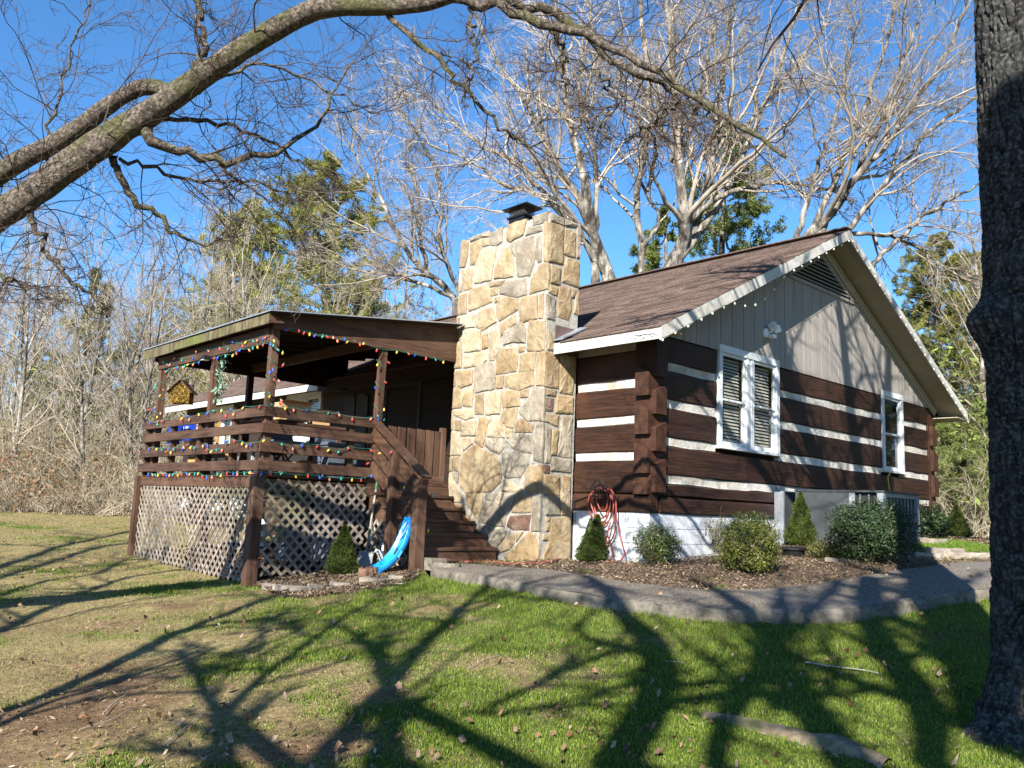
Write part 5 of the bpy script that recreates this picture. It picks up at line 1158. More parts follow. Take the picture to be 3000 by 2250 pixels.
# ================================================================== vegetation
VR=np.random.default_rng(77)
def vpl(px,py,dist):
    """point seen at a pixel, on the upright plane `dist` metres in front of the camera"""
    d=ray(px,py); return CAM+d*(dist/(d@FH_))
def kids(P,R,L,K,N=6,ratio=.5,ang=(35,65),wander=.18,trop=.05,tmin=.15,tmax=1.,rr=.6,rmin=.003,taper=.75,even=False,rng=VR,lj=.35):
    B,n,_=P.shape; t=rng.uniform(tmin,tmax,(B,K)) if not even else (tmin+(tmax-tmin)*(np.arange(K)[None]+rng.uniform(0,1,(B,K)))/K)
    x=t*(n-1); i=np.minimum(x.astype(int),n-2); f=(x-i)[...,None]; b=np.arange(B)[:,None]
    p=P[b,i]*(1-f)+P[b,i+1]*f; tg=P[b,i+1]-P[b,i]; tg/=np.linalg.norm(tg,axis=-1,keepdims=True)+1e-9
    r0=(R[b,i]*(1-f[...,0])+R[b,i+1]*f[...,0])
    q=rng.normal(size=p.shape); q-=tg*(q*tg).sum(-1,keepdims=True); q/=np.linalg.norm(q,axis=-1,keepdims=True)+1e-9
    a=np.radians(rng.uniform(ang[0],ang[1],(B,K)))[...,None]; d=tg*np.cos(a)+q*np.sin(a)
    ln=L[:,None]*ratio*(1.1-.6*t)*rng.uniform(1-lj,1+lj,(B,K)); r0=np.maximum(r0*rr*rng.uniform(.7,1.05,(B,K)),rmin)
    p=p.reshape(-1,3); d=d.reshape(-1,3); ln=ln.ravel(); r0=r0.ravel(); M_=len(p)
    C=np.zeros((M_,N,3)); C[:,0]=p; st=(ln/(N-1))[:,None]
    for k in range(1,N):
        d=d+rng.normal(0,wander,d.shape); d[:,2]+=trop; d/=np.linalg.norm(d,axis=1,keepdims=True); C[:,k]=C[:,k-1]+d*st
    Rk=np.maximum(r0[:,None]*(1-taper*np.linspace(0,1,N)[None]),rmin*.6)
    return C,Rk,ln
def guide(pts,N=24,jit=0.):
    """pts: list of (3D point, radius)"""
    P=smooth([p for p,_ in pts],5); r=np.interp(np.linspace(0,len(pts)-1,len(P)),np.arange(len(pts)),[x for _,x in pts]); Q=resamp3(np.hstack([P,r[:,None]]),N); 
    return Q[:,:3],Q[:,3]
def resamp3(P,n):
    s=np.concatenate([[0],np.cumsum(np.linalg.norm(np.diff(P[:,:3],axis=0),axis=1))]); t=np.linspace(0,s[-1],n); return np.stack([np.interp(t,s,P[:,i]) for i in range(P.shape[1])],1)
def stack(G): P=np.stack([g[0] for g in G]); R=np.stack([g[1] for g in G]); L=np.linalg.norm(np.diff(P,axis=1),axis=-1).sum(1); return P,R,L
def rough(P,R,k,amp=.12,f=6):
    V,F=tube_batch(P,R,k); B,N,_=P.shape; c=np.repeat(P.reshape(-1,3),k,0); d=V-c; n=fbm(V*f,4,200)[:,None]; return c+d*(1+amp*n*1.6),F
# ---- tree with the long limb overhead (trunk out of frame at the left)
WS=1.
def px2(L,dist,dj=0.):
    out=[]
    for i,t in enumerate(L):
        px,py,w=t[:3]; dd=t[3] if len(t)>3 else dist; p=vpl(px,py,dd); out.append((p,w/2*dd/FPX*WS))
    return out
TB=np.array((-12.2,1.4,gz(-12.2,1.4))); 
T=empty('overhanging_tree',tuple(TB),'old tree at the left whose mossy limb arches across the top of the view','tree')
fork=TB+np.array((.2,.1,2.6))
WS=.72
main=px2([(-250,800,120,6.9),(-60,665,112,6.9),(100,555,105,6.8),(250,435,100,6.7),(420,345,108,6.6),(560,245,100,6.5),(700,150,96,6.4),(850,60,92,6.3),(960,18,90,6.2),(1100,20,78,6.1),(1250,10,70,6.0),(1350,-25,62,5.9)],6)
low=px2([(-220,760,95,7.1),(-60,560,88,7.1),(60,470,84,7.0),(200,400,80,6.9),(330,300,70,6.8),(430,250,68,6.7)],6)
low2=px2([(-240,860,110,6.9),(-80,700,104,6.8),(60,600,100,6.7),(200,500,95,6.65),(330,410,92,6.6),(430,340,80,6.55)],6)
low2[0]=(low2[0][0],low2[0][1])
WS=.66
over=px2([(1330,-10,60,5.9),(1480,20,50,5.8),(1600,60,45,5.7),(1750,120,40,5.6),(1900,195,36,5.5),(2030,280,30,5.4),(2130,345,26,5.3),(2220,410,20,5.2),(2300,458,14,5.1)],6)
over2=px2([(1350,-25,60,5.9),(1560,20,46,6.1),(1690,80,42,6.1),(1780,170,36,6.2),(1880,220,30,6.2),(1960,260,24,6.3),(1995,310,14,6.3)],6)
WS=.66
b1=px2([(430,345,60,6.6),(440,420,52,6.6),(520,435,44,6.7),(640,470,38,6.8),(700,475,32,6.9),(790,455,28,7.0),(830,430,24,7.0),(920,380,18,7.1),(960,300,14,7.1),(1000,230,10,7.2),(1030,180,7,7.2)],7)
b2=px2([(330,460,40,6.7),(355,530,34,6.8),(400,590,30,6.9),(470,630,24,7.0),(510,690,18,7.0),(570,705,13,7.1),(700,700,8,7.2)],7)
b3=px2([(80,610,34,6.6),(130,720,26,6.7),(180,790,22,6.7),(260,860,16,6.8),(330,930,9,6.9)],7)
b4=px2([(560,250,40,6.5),(600,140,34,6.5),(585,60,30,6.5),(580,-60,26,6.5)],7)
b5=px2([(1130,20,34,6.1),(1200,90,28,6.1),(1290,180,24,6.1),(1370,270,20,6.1),(1450,350,16,6.1),(1540,425,12,6.2),(1610,405,6,6.2)],6)
b6=px2([(470,350,24,6.7),(640,355,18,6.9),(800,420,14,7.0),(870,470,12,7.1),(960,510,9,7.2),(1040,570,6,7.3)],7)
b7=px2([(560,270,22,6.6),(680,215,16,6.8),(780,185,14,7.0),(900,235,11,7.2),(1010,290,9,7.3),(1110,340,6,7.4)],7)
b8=px2([(1600,70,20,5.8),(1660,200,14,5.8),(1650,290,10,5.9),(1690,330,5,5.9)],6)
b9=px2([(1760,210,14,5.6),(1800,290,11,5.6),(1770,360,8,5.6),(1800,410,4,5.7)],6)
b10=px2([(2050,300,16,5.4),(2110,370,12,5.4),(2105,430,7,5.4)],6)
b11=px2([(1830,420,8,5.9),(1930,350,14,5.6),(1985,300,16,5.4)],6)
b12=px2([(640,480,16,6.9),(740,560,12,7.0),(820,620,9,7.1),(870,720,6,7.2)],7)
b13=px2([(-40,800,24,6.9),(60,830,15,6.9),(160,875,8,6.9)],7)
b14=px2([(1420,10,24,5.9),(1380,60,18,5.9),(1390,180,12,5.9),(1370,290,6,5.9)],6)
b15=px2([(350,465,18,6.9),(540,520,15,7.0),(730,535,12,7.1),(830,560,9,7.2),(930,578,5,7.2)],7)
b16=px2([(130,560,20,7.0),(145,400,14,7.0),(190,210,10,7.0),(250,60,7,7.0),(300,-60,4,7.0)],7)
WS=1.
tr=[(TB-UP*.1,.34),(TB+UP*.6,.27),(TB+UP*1.7,.25),(fork,.25)]
G=[guide(tr)]
for gl in (main,low2,low): G.append(guide([(fork-UP*.15,.17)]+gl if gl is not low else [(fork+UP*.2,.15)]+gl+[(vpl(500,268,6.6),.06),(vpl(560,235,6.55),.03)],40) )
G=[ (resamp3(np.hstack([p,r[:,None]]),40)[:,:3],resamp3(np.hstack([p,r[:,None]]),40)[:,3]) for p,r in G]
P,R,L=stack(G); V,F=rough(np.stack([resamp3(p,110) for p in P]),np.stack([np.interp(np.linspace(0,1,110),np.linspace(0,1,40),r) for r in R]),22,.10,7)
obj('trunk',V,F,M['bark_limb'],T,smooth=True)
G2=[guide(g,24) for g in (over,over2,b1,b2,b3,b4,b5,b6,b7,b8,b9,b10,b11,b12,b13,b14,b15,b16)]
P2,R2,L2=stack(G2); 
crook=VR.normal(0,.018,P2.shape); crook[:,0]=0; P2=P2+crook

for k_ in range(len(P2)):
    V,F=rough(P2[k_:k_+1],R2[k_:k_+1],12,.12,11); obj('limb',V,F,M['bark_limb'],T,smooth=True)
Pa=np.concatenate([P2,np.stack([p[14:38] for p in P[1:]])]); Ra=np.concatenate([R2,np.stack([r[14:38] for r in R[1:]])]); La=np.concatenate([L2,L[1:]*.6])
La=np.clip(La,.7,2.6)
c1,r1,l1=kids(Pa,np.minimum(Ra*.5,.016),La,13,9,.58,(35,80),.24,.01,rr=.5,rmin=.0055,tmin=.1)
c2,r2,l2=kids(c1,r1,l1,7,7,.55,(30,70),.28,.02,rr=.6,rmin=.0032)
c3,r3,l3=kids(c2,r2,l2,4,6,.50,(25,65),.30,.04,rr=.6,rmin=.0022)
V,F=join([tube_batch(c1,r1,5),tube_batch(c2,r2,3),tube_batch(c3,r3,3)]); obj('crown',V,F,M['twig'],T,smooth=True)
# ---- big dark trunk at the right edge
D1=5.2
b0=vpl(3035,1700,D1); base=np.array((b0[0],b0[1],float(gz(b0[0],b0[1]))))
T=empty('furrowed_tree',tuple(base),'massive dark trunk with deeply furrowed lichen flecked bark at the right edge','tree')
edge=[(-1400,2800),(-600,2850),(0,2862),(500,2880),(720,2890),(850,2893),(1000,2895),(1050,2905),(1300,2912),(1700,2925),(1900,2920),(2050,2912),(2150,2890),(2250,2850)]
zz=[];ax_=[];
for py,px in edge:
    p=vpl(px,py,D1); zz.append(p[2]); ax_.append(p)
o=np.argsort(zz); zz=np.array(zz)[o]; ax_=np.array(ax_)[o]
RT=.30
nz_,nt_=900,230; Zs=np.concatenate([np.linspace(base[2]-.25,base[2]+5.0,840),np.linspace(base[2]+5.0,base[2]+6.6,61)[1:]]); th=np.linspace(0,2*pi,nt_,endpoint=False)
cxy=np.stack([np.interp(Zs,zz,ax_[:,k]) for k in (0,1)],1)
ref=np.stack([np.interp(np.maximum(Zs,base[2]+.75),zz,ax_[:,k]) for k in (0,1)],1)
cen=ref+RH[:2]*RT
ZZ,TH=np.meshgrid(Zs,th,indexing='ij')
h=ZZ-base[2]; r=RT*(1-.012*np.clip(h,0,9)) 
r=r+.16*np.exp(-np.clip(h,-.3,9)/.22)*(1+.5*np.sin(TH*5+1)+.3*np.sin(TH*3))+.02*np.exp(-h/.6)
la=math.atan2(-RH[1],-RH[0]); zb_=vpl(2870,935,D1)[2]
dth=(TH-la+pi)%(2*pi)-pi
r=r+.105*np.exp(-((ZZ-zb_)/.115)**2)*np.exp(-(dth/.55)**2)+.03*np.exp(-((ZZ-zb_+.1)/.3)**2)*np.exp(-(dth/.8)**2)
Pn=np.stack([np.cos(TH)*RT*26,np.sin(TH)*RT*26,ZZ*5.2],-1); wv_=fbm(Pn*.5,2,300)[...,None]*1.3; rid=np.abs(vn(Pn+wv_,310)); rid2=np.abs(vn(Pn*np.array((1.9,1.9,3.2))+wv_*2,315))
fine=fbm(np.stack([np.cos(TH)*RT*55,np.sin(TH)*RT*55,ZZ*45],-1),2,320)
r=r-.040*np.exp(-rid/.11)-.018*np.exp(-rid2/.12)+.008*fine
V=np.stack([cen[:,None,0]+np.cos(TH)*r,cen[:,None,1]+np.sin(TH)*r,ZZ],-1).reshape(-1,3)
I=np.arange(nz_*nt_).reshape(nz_,nt_); I2=np.roll(I,-1,1); F=np.stack([I[:-1],I2[:-1],I2[1:],I[1:]],-1).reshape(-1,4)
obj('trunk',V,F,M['bark_dark'],T,smooth=True)
top=np.array((cen[-1,0],cen[-1,1],Zs[-1])); G=[]
for dx,dy,dz,r0 in ((1.6,.6,3.2,.2),(-1.2,1.4,3.0,.17),(.4,-2.,3.,.15),(2.6,2.2,2.2,.14),(-2.2,-.6,2.6,.13),(.6,2.9,1.8,.13),(-2.8,1.8,1.3,.11)):
    e=top+np.array((dx,dy,dz)); mid=(top+e)/2+np.array((dx,dy,0))*.18; G.append(guide([(top-UP*.3,r0),(mid,r0*.8),(e,r0*.45),(e+np.array((dx,dy,dz))*.35,r0*.2)]))
P,R,L=stack(G); c1,r1,l1=kids(P,R,L,12,9,.42,(25,55),.14,.09,rr=.4,rmin=.012); c2,r2,l2=kids(c1,r1,l1,7,7,.5,(30,60),.2,.03,rr=.6,rmin=.006); c3,r3,l3=kids(c2,r2,l2,5,5,.5,(30,60),.2,.02,rr=.6,rmin=.003)
V,F=join([tube_batch(P,R,10),tube_batch(c1,r1,6),tube_batch(c2,r2,4),tube_batch(c3,r3,3)]); obj('crown',V,F,M['twig'],T,smooth=True)
for (pxs) in ([(2600,2240,40),(2480,2200,60),(2350,2170,50),(2200,2120,40),(2060,2090,24)],):
    P=[];r_=[]
    for x,y,w_ in pxs: q=gnd(x,y); P.append(q-UP*.035); r_.append(w_/2*np.linalg.norm(q-CAM)/FPX*1.7)
    V,F=rough(resamp3(smooth(P),50)[None],np.interp(np.linspace(0,1,50),np.linspace(0,1,5),r_)[None],12,.2,6); obj('root',V,F,M['rootwood'],T,smooth=True)
# ---- trees behind the camera that throw the long shadows over the lawn
nS=np.array((SUN[0],SUN[1],0)); nS=-nS/np.linalg.norm(nS); kS=math.hypot(SUN[0],SUN[1])
def back(px,py,base):
    g_=gnd(px,py) if py<2700 else None; s=((g_-base)@nS)/kS; return g_+SUN*s
def shadowtree(base,label,lines,trunk_r,K=(5,4),depthj=.6):
    base=np.array((base[0],base[1],float(gz(base[0],base[1])))); T=empty('bare_tree',tuple(base),label,'tree'); G=[]
    starts=[]
    for ln in lines:
        pts_=[]; dj=VR.uniform(-depthj,depthj)
        for i,(px,py,w_) in enumerate(ln):
            g_=gnd(px,py); q=back(px,py,base)+SUN*dj*min(1,i/3+.0); pts_.append((q,w_/2*np.linalg.norm(g_-CAM)/FPX*.82))
        starts.append(pts_[0]); G.append(guide(pts_))
    crown=min(starts,key=lambda s:s[0][2]); low_=crown[0]
    ctr=base+UP*max(.8,(low_[2]-base[2])*.6)
    Gt=[guide([(base-UP*.1,trunk_r*1.25),(base+(ctr-base)*.4,trunk_r),(ctr,trunk_r*.9),((ctr+low_)/2+nS*0,max(crown[1],trunk_r*.6)),(low_,crown[1])])]
    for s in starts:
        if s is crown: continue
        if s[0][2]>low_[2]+.05 or True: 
            if np.linalg.norm(s[0]-low_)>.3 and s[1]>.045: Gt.append(guide([(ctr,s[1]*1.2),((ctr+s[0])/2+UP*.2,s[1]*1.1),s]))
    P,R,L=stack(Gt+G); V,F=rough(P,R,10,.1,5); obj('trunk',V,F,M['bark_limb'],T,smooth=True)
    P,R,L=stack(G); c1,r1,l1=kids(P,R*.88,L,K[0]+4,8,.55,(25,60),.18,.03,rr=.6,rmin=.026,tmin=.1); c2,r2,l2=kids(c1,r1,l1,K[1]+2,6,.5,(30,60),.2,.03,rr=.7,rmin=.014)
    V,F=join([tube_batch(c1,r1,5),tube_batch(c2,r2,3)]); obj('crown',V,F,M['twig'],T,smooth=True)
def c5(s): return [(float(a)*.678,1500+float(b)*.678,float(c_)*.678) for a,b,c_ in (t.split(',') for t in s.split())]
def c6(s): return [(1500+float(a)*.678,1500+float(b)*.678,float(c_)*.678) for a,b,c_ in (t.split(',') for t in s.split())]
shadowtree((-11.2,-8.9),'bare forked tree behind the viewer that shades the middle of the lawn',[
 c5('960,1106,143 962,1000,119 965,890,104 985,870,65'),c5('965,890,78 900,790,57 865,725,52 830,660,46 790,620,39 745,590,26'),c5('980,875,75 1060,790,59 1150,715,54 1260,630,49 1370,550,44 1460,485,36 1570,420,28 1700,345,20 1850,290,11'),
 c5('1150,700,26 1130,640,20 1120,560,18 1150,440,11'),c5('1370,550,28 1290,520,23 1230,490,18 1190,440,10'),c5('860,720,33 950,660,28 1050,600,18')],.2)
shadowtree((-13,-4.2),'leaning bare tree behind the viewer at the left with long low limbs',[
 c5('-300,960,97 0,865,87 300,750,87 600,600,79 800,510,70 1000,430,55 1200,360,35'),c5('-200,1000,52 0,925,48 200,830,44 400,770,41 620,690,37 850,600,27'),
 c5('-300,640,62 0,510,59 150,440,55 250,400,52 400,340,41 550,290,35 800,250,20'),c5('-200,300,52 0,240,48 150,190,44 300,140,37 450,110,31 580,80,20'),c5('-200,350,37 0,285,37 150,240,37 300,190,37 450,150,31 590,130,17'),c5('-100,400,37 0,370,37 200,300,41 400,270,35 560,200,17')],.17)
shadowtree((-12,-12.5),'tall bare tree behind the viewer whose limbs cross the green part of the lawn',[
 c5('1665,1106,227 1680,1000,162 1690,880,145 1690,800,130'),c5('1690,800,106 1660,700,97 1630,620,80 1560,550,58 1500,510,39 1400,480,19'),c5('1370,1106,145 1450,1010,136 1560,880,130 1650,780,117 1760,660,97 1850,560,87 1960,460,71 2040,380,48 2140,300,35'),
 c6('450,1106,260 540,950,243 620,800,210 640,700,195 600,560,162 500,470,113 400,350,80 320,290,48'),c6('-100,860,65 60,780,54 250,680,48 400,620,41 560,560,39'),c6('-200,880,48 0,870,48 200,850,41 400,840,39 700,850,41 950,910,39 1250,960,28')],.3)
shadowtree((-12.5,-15.5),'broad bare tree behind the viewer at the right that crosses its shadows on the path',[
 c6('1480,1106,243 1360,960,227 1250,800,195 1160,660,178 1110,560,145 1040,480,113 960,420,97 850,330,65 760,290,39'),c6('880,1106,145 900,980,136 960,840,136 1050,720,130 1130,620,123 1180,520,106 1175,430,71 1150,340,39'),
 c6('1130,600,80 1250,500,65 1330,420,65 1400,350,58 1430,290,32'),c6('1800,1106,178 1810,960,178 1760,800,210 1650,640,178 1560,500,145 1530,400,130 1540,300,113'),c6('2040,960,243 2000,760,243 1940,600,243 1860,450,210 1780,330,178 1730,270,113')],.36)
# ---- large pale trees behind the house
def bigtree(dist,label,lines,K=(9,7,5),ext=None,tr=.3):
    G=[guide(px2([(x,y,w_,dist*(1+.012*math.sin(i*1.3+k)+.02*(k%3-1)*min(1,i/3))) if i else (x,y,w_,dist) for i,(x,y,w_) in enumerate(l)],dist)) for k,l in enumerate(lines)]
    b=G[0][0][0]; base=np.array((b[0],b[1],float(gz(b[0],b[1])))); T=empty('pale_tree',tuple(base),label,'tree')
    G.append(guide([(base-UP*.2,tr*1.25),(base+UP*1.,tr),((base+b)/2,tr*.95),(b,G[0][1][0])]))
    for g in list(G[1:-1]):
        if np.linalg.norm(g[0][0]-b)<3 and g[0][0][2]<b[2]+1.5: G.append(guide([(base+UP*.8,g[1][0]),((base+g[0][0])/2+UP*.3,g[1][0]),(g[0][0],g[1][0])]))
    P,R,L=stack(G); 
    wob=VR.normal(0,.03,P.shape); wob[:,:1]=0; P=P+wob
    V,F=rough(np.stack([resamp3(p,60) for p in P]),np.stack([np.interp(np.linspace(0,1,60),np.linspace(0,1,24),r) for r in R])*.60,14,.09,4.5); obj('trunk',V,F,M['bark_pale'],T,smooth=True)
    n=len(lines); P,R,L=P[:n],R[:n],L[:n]; L=np.clip(L,5,9)
    c1,r1,l1=kids(P,R*.7,L,K[0]+5,12,.46,(18,52),.15,.03,rr=.5,rmin=.02,tmin=.12); c2,r2,l2=kids(c1,r1,l1,K[1]+3,9,.52,(20,55),.20,.03,rr=.55,rmin=.011); c3,r3,l3=kids(c2,r2,l2,K[2],6,.55,(22,50),.18,.05,rr=.6,rmin=.0060)
    V,F=join([tube_batch(c1,r1,5),tube_batch(c2,r2,3),tube_batch(c3,r3,3)]); obj('crown',V,F,M['twig_pale'],T,smooth=True)
bigtree(25,'big pale branching tree rising behind the roof just right of the chimney',[[(1790,840,70),(1770,760,64),(1740,690,56),(1722,600,50),(1700,480,42),(1665,350,34),(1645,200,28),(1630,60,22),(1600,-120,16)],
 [(1780,800,44),(1740,690,40),(1700,600,34),(1660,520,30),(1600,440,26),(1560,330,24),(1480,220,18),(1420,100,12),(1370,-40,8)],[(1745,770,36),(1680,650,30),(1600,575,26),(1500,470,20),(1400,420,16),(1300,330,10),(1220,260,6)],
 [(1740,730,30),(1750,560,26),(1735,420,24),(1700,280,20),(1720,120,16),(1740,-40,12)],[(1770,800,26),(1640,620,24),(1560,560,20),(1480,545,18),(1380,470,12),(1250,420,8)]],tr=.42)
bigtree(26,'slender dark stemmed tree between the two big pale trees behind the roof',[[(1880,800,34),(1878,690,34),(1865,590,32),(1880,470,30),(1900,330,28),(1896,180,26),(1880,60,22),(1865,-80,16)],[(1885,720,24),(1930,640,18),(1850,500,16),(1790,410,14),(1700,350,10),(1620,330,6)],[(1896,560,22),(1930,420,18),(1960,300,14),(2010,160,10),(2060,20,7)]],K=(8,6,4),tr=.22)
bigtree(24,'biggest pale tree behind the middle of the roof with several upright stems',[[(1965,800,80),(1985,740,74),(2005,690,60),(2000,600,54),(1990,480,50),(1985,360,44),(1975,240,38),(1962,120,32),(1950,-20,24)],
 [(1990,760,46),(2030,680,42),(2065,570,40),(2090,430,36),(2108,300,30),(2125,170,24),(2145,40,18),(2160,-80,12)],[(1975,780,42),(2040,690,40),(2110,590,36),(2170,470,32),(2220,350,26),(2270,220,22),(2320,90,16),(2370,-40,10)],
 [(2020,650,32),(2090,590,30),(2170,555,26),(2260,535,22),(2360,545,16),(2450,560,10)],[(2000,540,30),(1960,420,26),(1900,300,22),(1850,180,18),(1790,40,12)],[(2060,560,28),(2130,440,26),(2220,330,22),(2330,190,18),(2430,60,12)],[(1990,470,24),(2030,360,20),(2060,220,18),(2090,80,12)]],tr=.5)
bigtree(22,'pale tree with limbs fanning to the right above the roof peak',[[(2330,740,60),(2390,670,50),(2440,610,44),(2500,530,38),(2570,450,32),(2650,350,26),(2720,240,20),(2790,120,14),(2840,-20,9)],[(2350,740,44),(2430,640,38),(2480,560,32),(2530,460,28),(2590,340,22),(2640,200,18),(2690,60,12)],
 [(2340,750,40),(2400,640,34),(2440,540,30),(2490,420,26),(2540,290,22),(2590,150,16),(2620,10,10)],[(2440,720,34),(2540,600,28),(2640,480,24),(2740,370,20),(2840,300,14),(2900,250,9)],[(2330,720,30),(2360,600,26),(2400,480,22),(2450,340,18),(2480,200,14),(2510,60,9)],[(2480,690,24),(2600,690,20),(2700,735,16),(2790,800,12),(2890,820,8)],[(2560,770,24),(2620,710,22),(2700,640,18),(2790,580,14),(2900,515,9)]],tr=.4)
bigtree(27,'pale low limbed tree showing between the deck roof and the chimney',[[(1350,900,34),(1290,830,30),(1210,760,26),(1150,660,22),(1100,560,16),(1040,450,10),(980,360,6)],[(1340,880,26),(1260,800,22),(1230,700,20),(1230,600,16),(1200,480,10)],[(1330,870,22),(1230,830,18),(1130,800,14),(1000,780,10),(900,720,6)],[(1345,860,24),(1290,720,20),(1290,600,16),(1260,460,12),(1180,330,7)]],K=(10,8,5),tr=.25)
# ---- woods: a few prototypes, copied
def bare_proto(name,H,r0,seed,nb=16,mt='bark_pale',tw='twig_pale',vase=False,label='x',lean=.05,group='bare trees at the edge of the woods',low=.2):
    rg=np.random.default_rng(seed); T=empty(name,(0,0,0),label,'tree',group); T['_base']=label; P=[(np.zeros(3)-UP*.3,r0*1.2)]
    d=np.array((rg.normal(0,lean),rg.normal(0,lean),1.)); q=np.zeros(3)
    for i in range(7): d=d+np.array((*rg.normal(0,.07,2),.1)); d/=np.linalg.norm(d); q=q+d*H/7; P.append((q,r0*(1-.12*(i+1))))
    g=guide(P,24); V,F=rough(g[0][None],g[1][None],8,.15,3); obj('trunk',V,F,M[mt],T,smooth=True)
    c1,r1,l1=kids(g[0][None],g[1][None],np.array([H]),nb,8,.38,(25,60),.12,.08,rr=.5,rmin=.014,tmin=low,even=True,rng=rg); c2,r2,l2=kids(c1,r1,l1,7,6,.5,(25,55),.17,.05,rr=.6,rmin=.009,rng=rg); c3,r3,l3=kids(c2,r2,l2,4,5,.5,(25,55),.18,.05,rr=.6,rmin=.006,rng=rg)
    V,F=join([tube_batch(c1,r1,4),tube_batch(c2,r2,3),tube_batch(c3,r3,3)]); obj('crown',V,F,M[tw],T,smooth=True); return T
def conifer_proto(name,H,wd,seed,mt,label,group,nb=70,low=.06,dens=26,leaf=.11,droop=-.03,ragged=.35,cone=1.0):
    rg=np.random.default_rng(seed); T=empty(name,(0,0,0),label,'tree',group); T['_base']=label
    z=np.linspace(-.3,H,14); P=np.stack([.15*vn(np.stack([z*.3,z*0,z*0],-1),seed),.15*vn(np.stack([z*.3,z*0+5,z*0],-1),seed),z],-1); R=.17*(H/12)*(1-.9*z/H)+.02; V,F=tube_batch(P[None],R[None],7); obj('trunk',V,F,M['bark_pale'],T,smooth=True)
    t=low+(1-low)*(np.arange(nb)+rg.random(nb))/nb; a=rg.uniform(0,2*pi,nb)+np.arange(nb)*2.4; env=np.clip((1-t)**.75*cone+.03,0,1)*np.clip((t-low)/.12+.35,0,1)
    ln=wd*env*rg.uniform(1-ragged,1+ragged,nb); p=np.stack([t*0,t*0,t*H],1); d=np.stack([np.cos(a),np.sin(a),rg.uniform(.0,.45,nb)],1); N=7; C=np.zeros((nb,N,3)); C[:,0]=p
    for k in range(1,N): d=d+rg.normal(0,.10,d.shape); d[:,2]+=droop+.03*k*.5; d/=np.linalg.norm(d,axis=1,keepdims=True); C[:,k]=C[:,k-1]+d*(ln/(N-1))[:,None]
    R=np.maximum(.035*(1-np.linspace(0,1,N))[None]*np.ones((nb,1)),.006); c2,r2,l2=kids(C,R,ln,9,5,.38,(35,70),.14,.03,rr=.5,rmin=.006,tmin=.2,rng=rg)
    V,F=join([tube_batch(C,R,4),tube_batch(c2,r2,3)]); obj('branches',V,F,M['twig_pale'],T)
    B=len(c2); tt=rg.uniform(.1,1.05,(B,dens)); x=np.clip(tt,0,.999)*4; i=x.astype(int); f=(x-i)[...,None]; b=np.arange(B)[:,None]; q=(c2[b,i]*(1-f)+c2[b,i+1]*f).reshape(-1,3)+rg.normal(0,leaf*.55,(B*dens,3)); u=rg.normal(0,1,q.shape); u/=np.linalg.norm(u,axis=1,keepdims=True); v=rg.normal(0,1,q.shape); v-=u*(u*v).sum(1,keepdims=True); v/=np.linalg.norm(v,axis=1,keepdims=True)
    s=rg.uniform(.5,1.2,(len(q),1))*leaf; V=np.stack([q-u*s,q+u*s*.9,q+v*s*.38],1).reshape(-1,3); F=np.arange(len(V)).reshape(-1,3); obj('needles',V,F,M[mt],T); return T
def put(T,px,depth,scale=1.,label=None,first=[]):
    q=vpl(px,1500,depth); z=float(gz(q[0],q[1])); loc=(q[0],q[1],z-.05); rot=VR.uniform(0,2*pi)
    if T.name not in first: first.append(T.name); o=T; o.location=loc; o.rotation_euler=(0,0,rot); o.scale=(scale,)*3; 
    else: o=dup_tree(T,None,loc,rot,scale)
    kd={'woodland_tree':'tall slim bare tree','woodland_tree.001':'leaning slim bare tree','woodland_tree.002':'high crowned bare tree','woodland_tree.003':'low many branched sapling','woodland_tree.004':'slightly crooked bare tree'}
    o['label']=label or (kd.get(T.name,'bare tree')+' among those crowding the woods '+('left of the deck' if px<1400 else 'right of the house') if T.name.startswith('woodland') else T['_base']); return o
pr=[bare_proto('woodland_tree',11,.12,1,18,label='slim bare pale tree in the woods beyond the lawn'),bare_proto('woodland_tree',9,.10,2,16,label='slim bare pale tree in the woods beyond the lawn',lean=.15),bare_proto('woodland_tree',13,.15,3,20,label='slim bare pale tree in the woods beyond the lawn',low=.3),
    bare_proto('woodland_tree',7,.07,4,18,mt='brush',tw='brush',lean=.2,label='slim bare pale tree in the woods beyond the lawn',low=.12),bare_proto('woodland_tree',10,.11,6,16,mt='bark_pale',tw='brush',label='slim bare pale tree in the woods beyond the lawn',lean=.12)]
named={0:('forked pale sapling at the lawn edge left of the deck',250,27.5,.85,1),1:('grey leaning trunk at the lawn edge near the left of the view',150,29,.7,1),2:('pale straight tree just left of the deck corner post',395,29,.75,0),3:('crooked stem at the far left edge of the lawn',10,27.5,.8,0)}
for k,(lb,px,dp,s,i) in named.items(): put(pr[i],px,dp,s,lb)
for k in range(84): put(pr[VR.integers(0,5)],VR.uniform(-400,1400),VR.uniform(28,48),VR.uniform(.6,1.05))
for k in range(20): put(pr[VR.integers(0,5)],VR.uniform(2640,3250),VR.uniform(27,46),VR.uniform(.75,1.25))
for k in range(8): put(pr[VR.integers(0,5)],VR.uniform(1400,2640),VR.uniform(40,52),VR.uniform(.6,.9))
cy=conifer_proto('cedar_tree',13.5,5.8,11,'needle_y','tall yellow green cedar behind the deck roof','evergreens in the woods',nb=140,dens=95,leaf=.095,ragged=.5)
cg=conifer_proto('pine_tree',11,3.2,12,'needle_g','green pine among the bare trees','evergreens in the woods',nb=64,low=.2,dens=70,leaf=.09,ragged=.55)
cs=conifer_proto('small_pine',5.5,2.4,13,'needle_g','young soft green pine in the undergrowth','young evergreens in the undergrowth',nb=50,low=.05,dens=26,leaf=.11,ragged=.5)
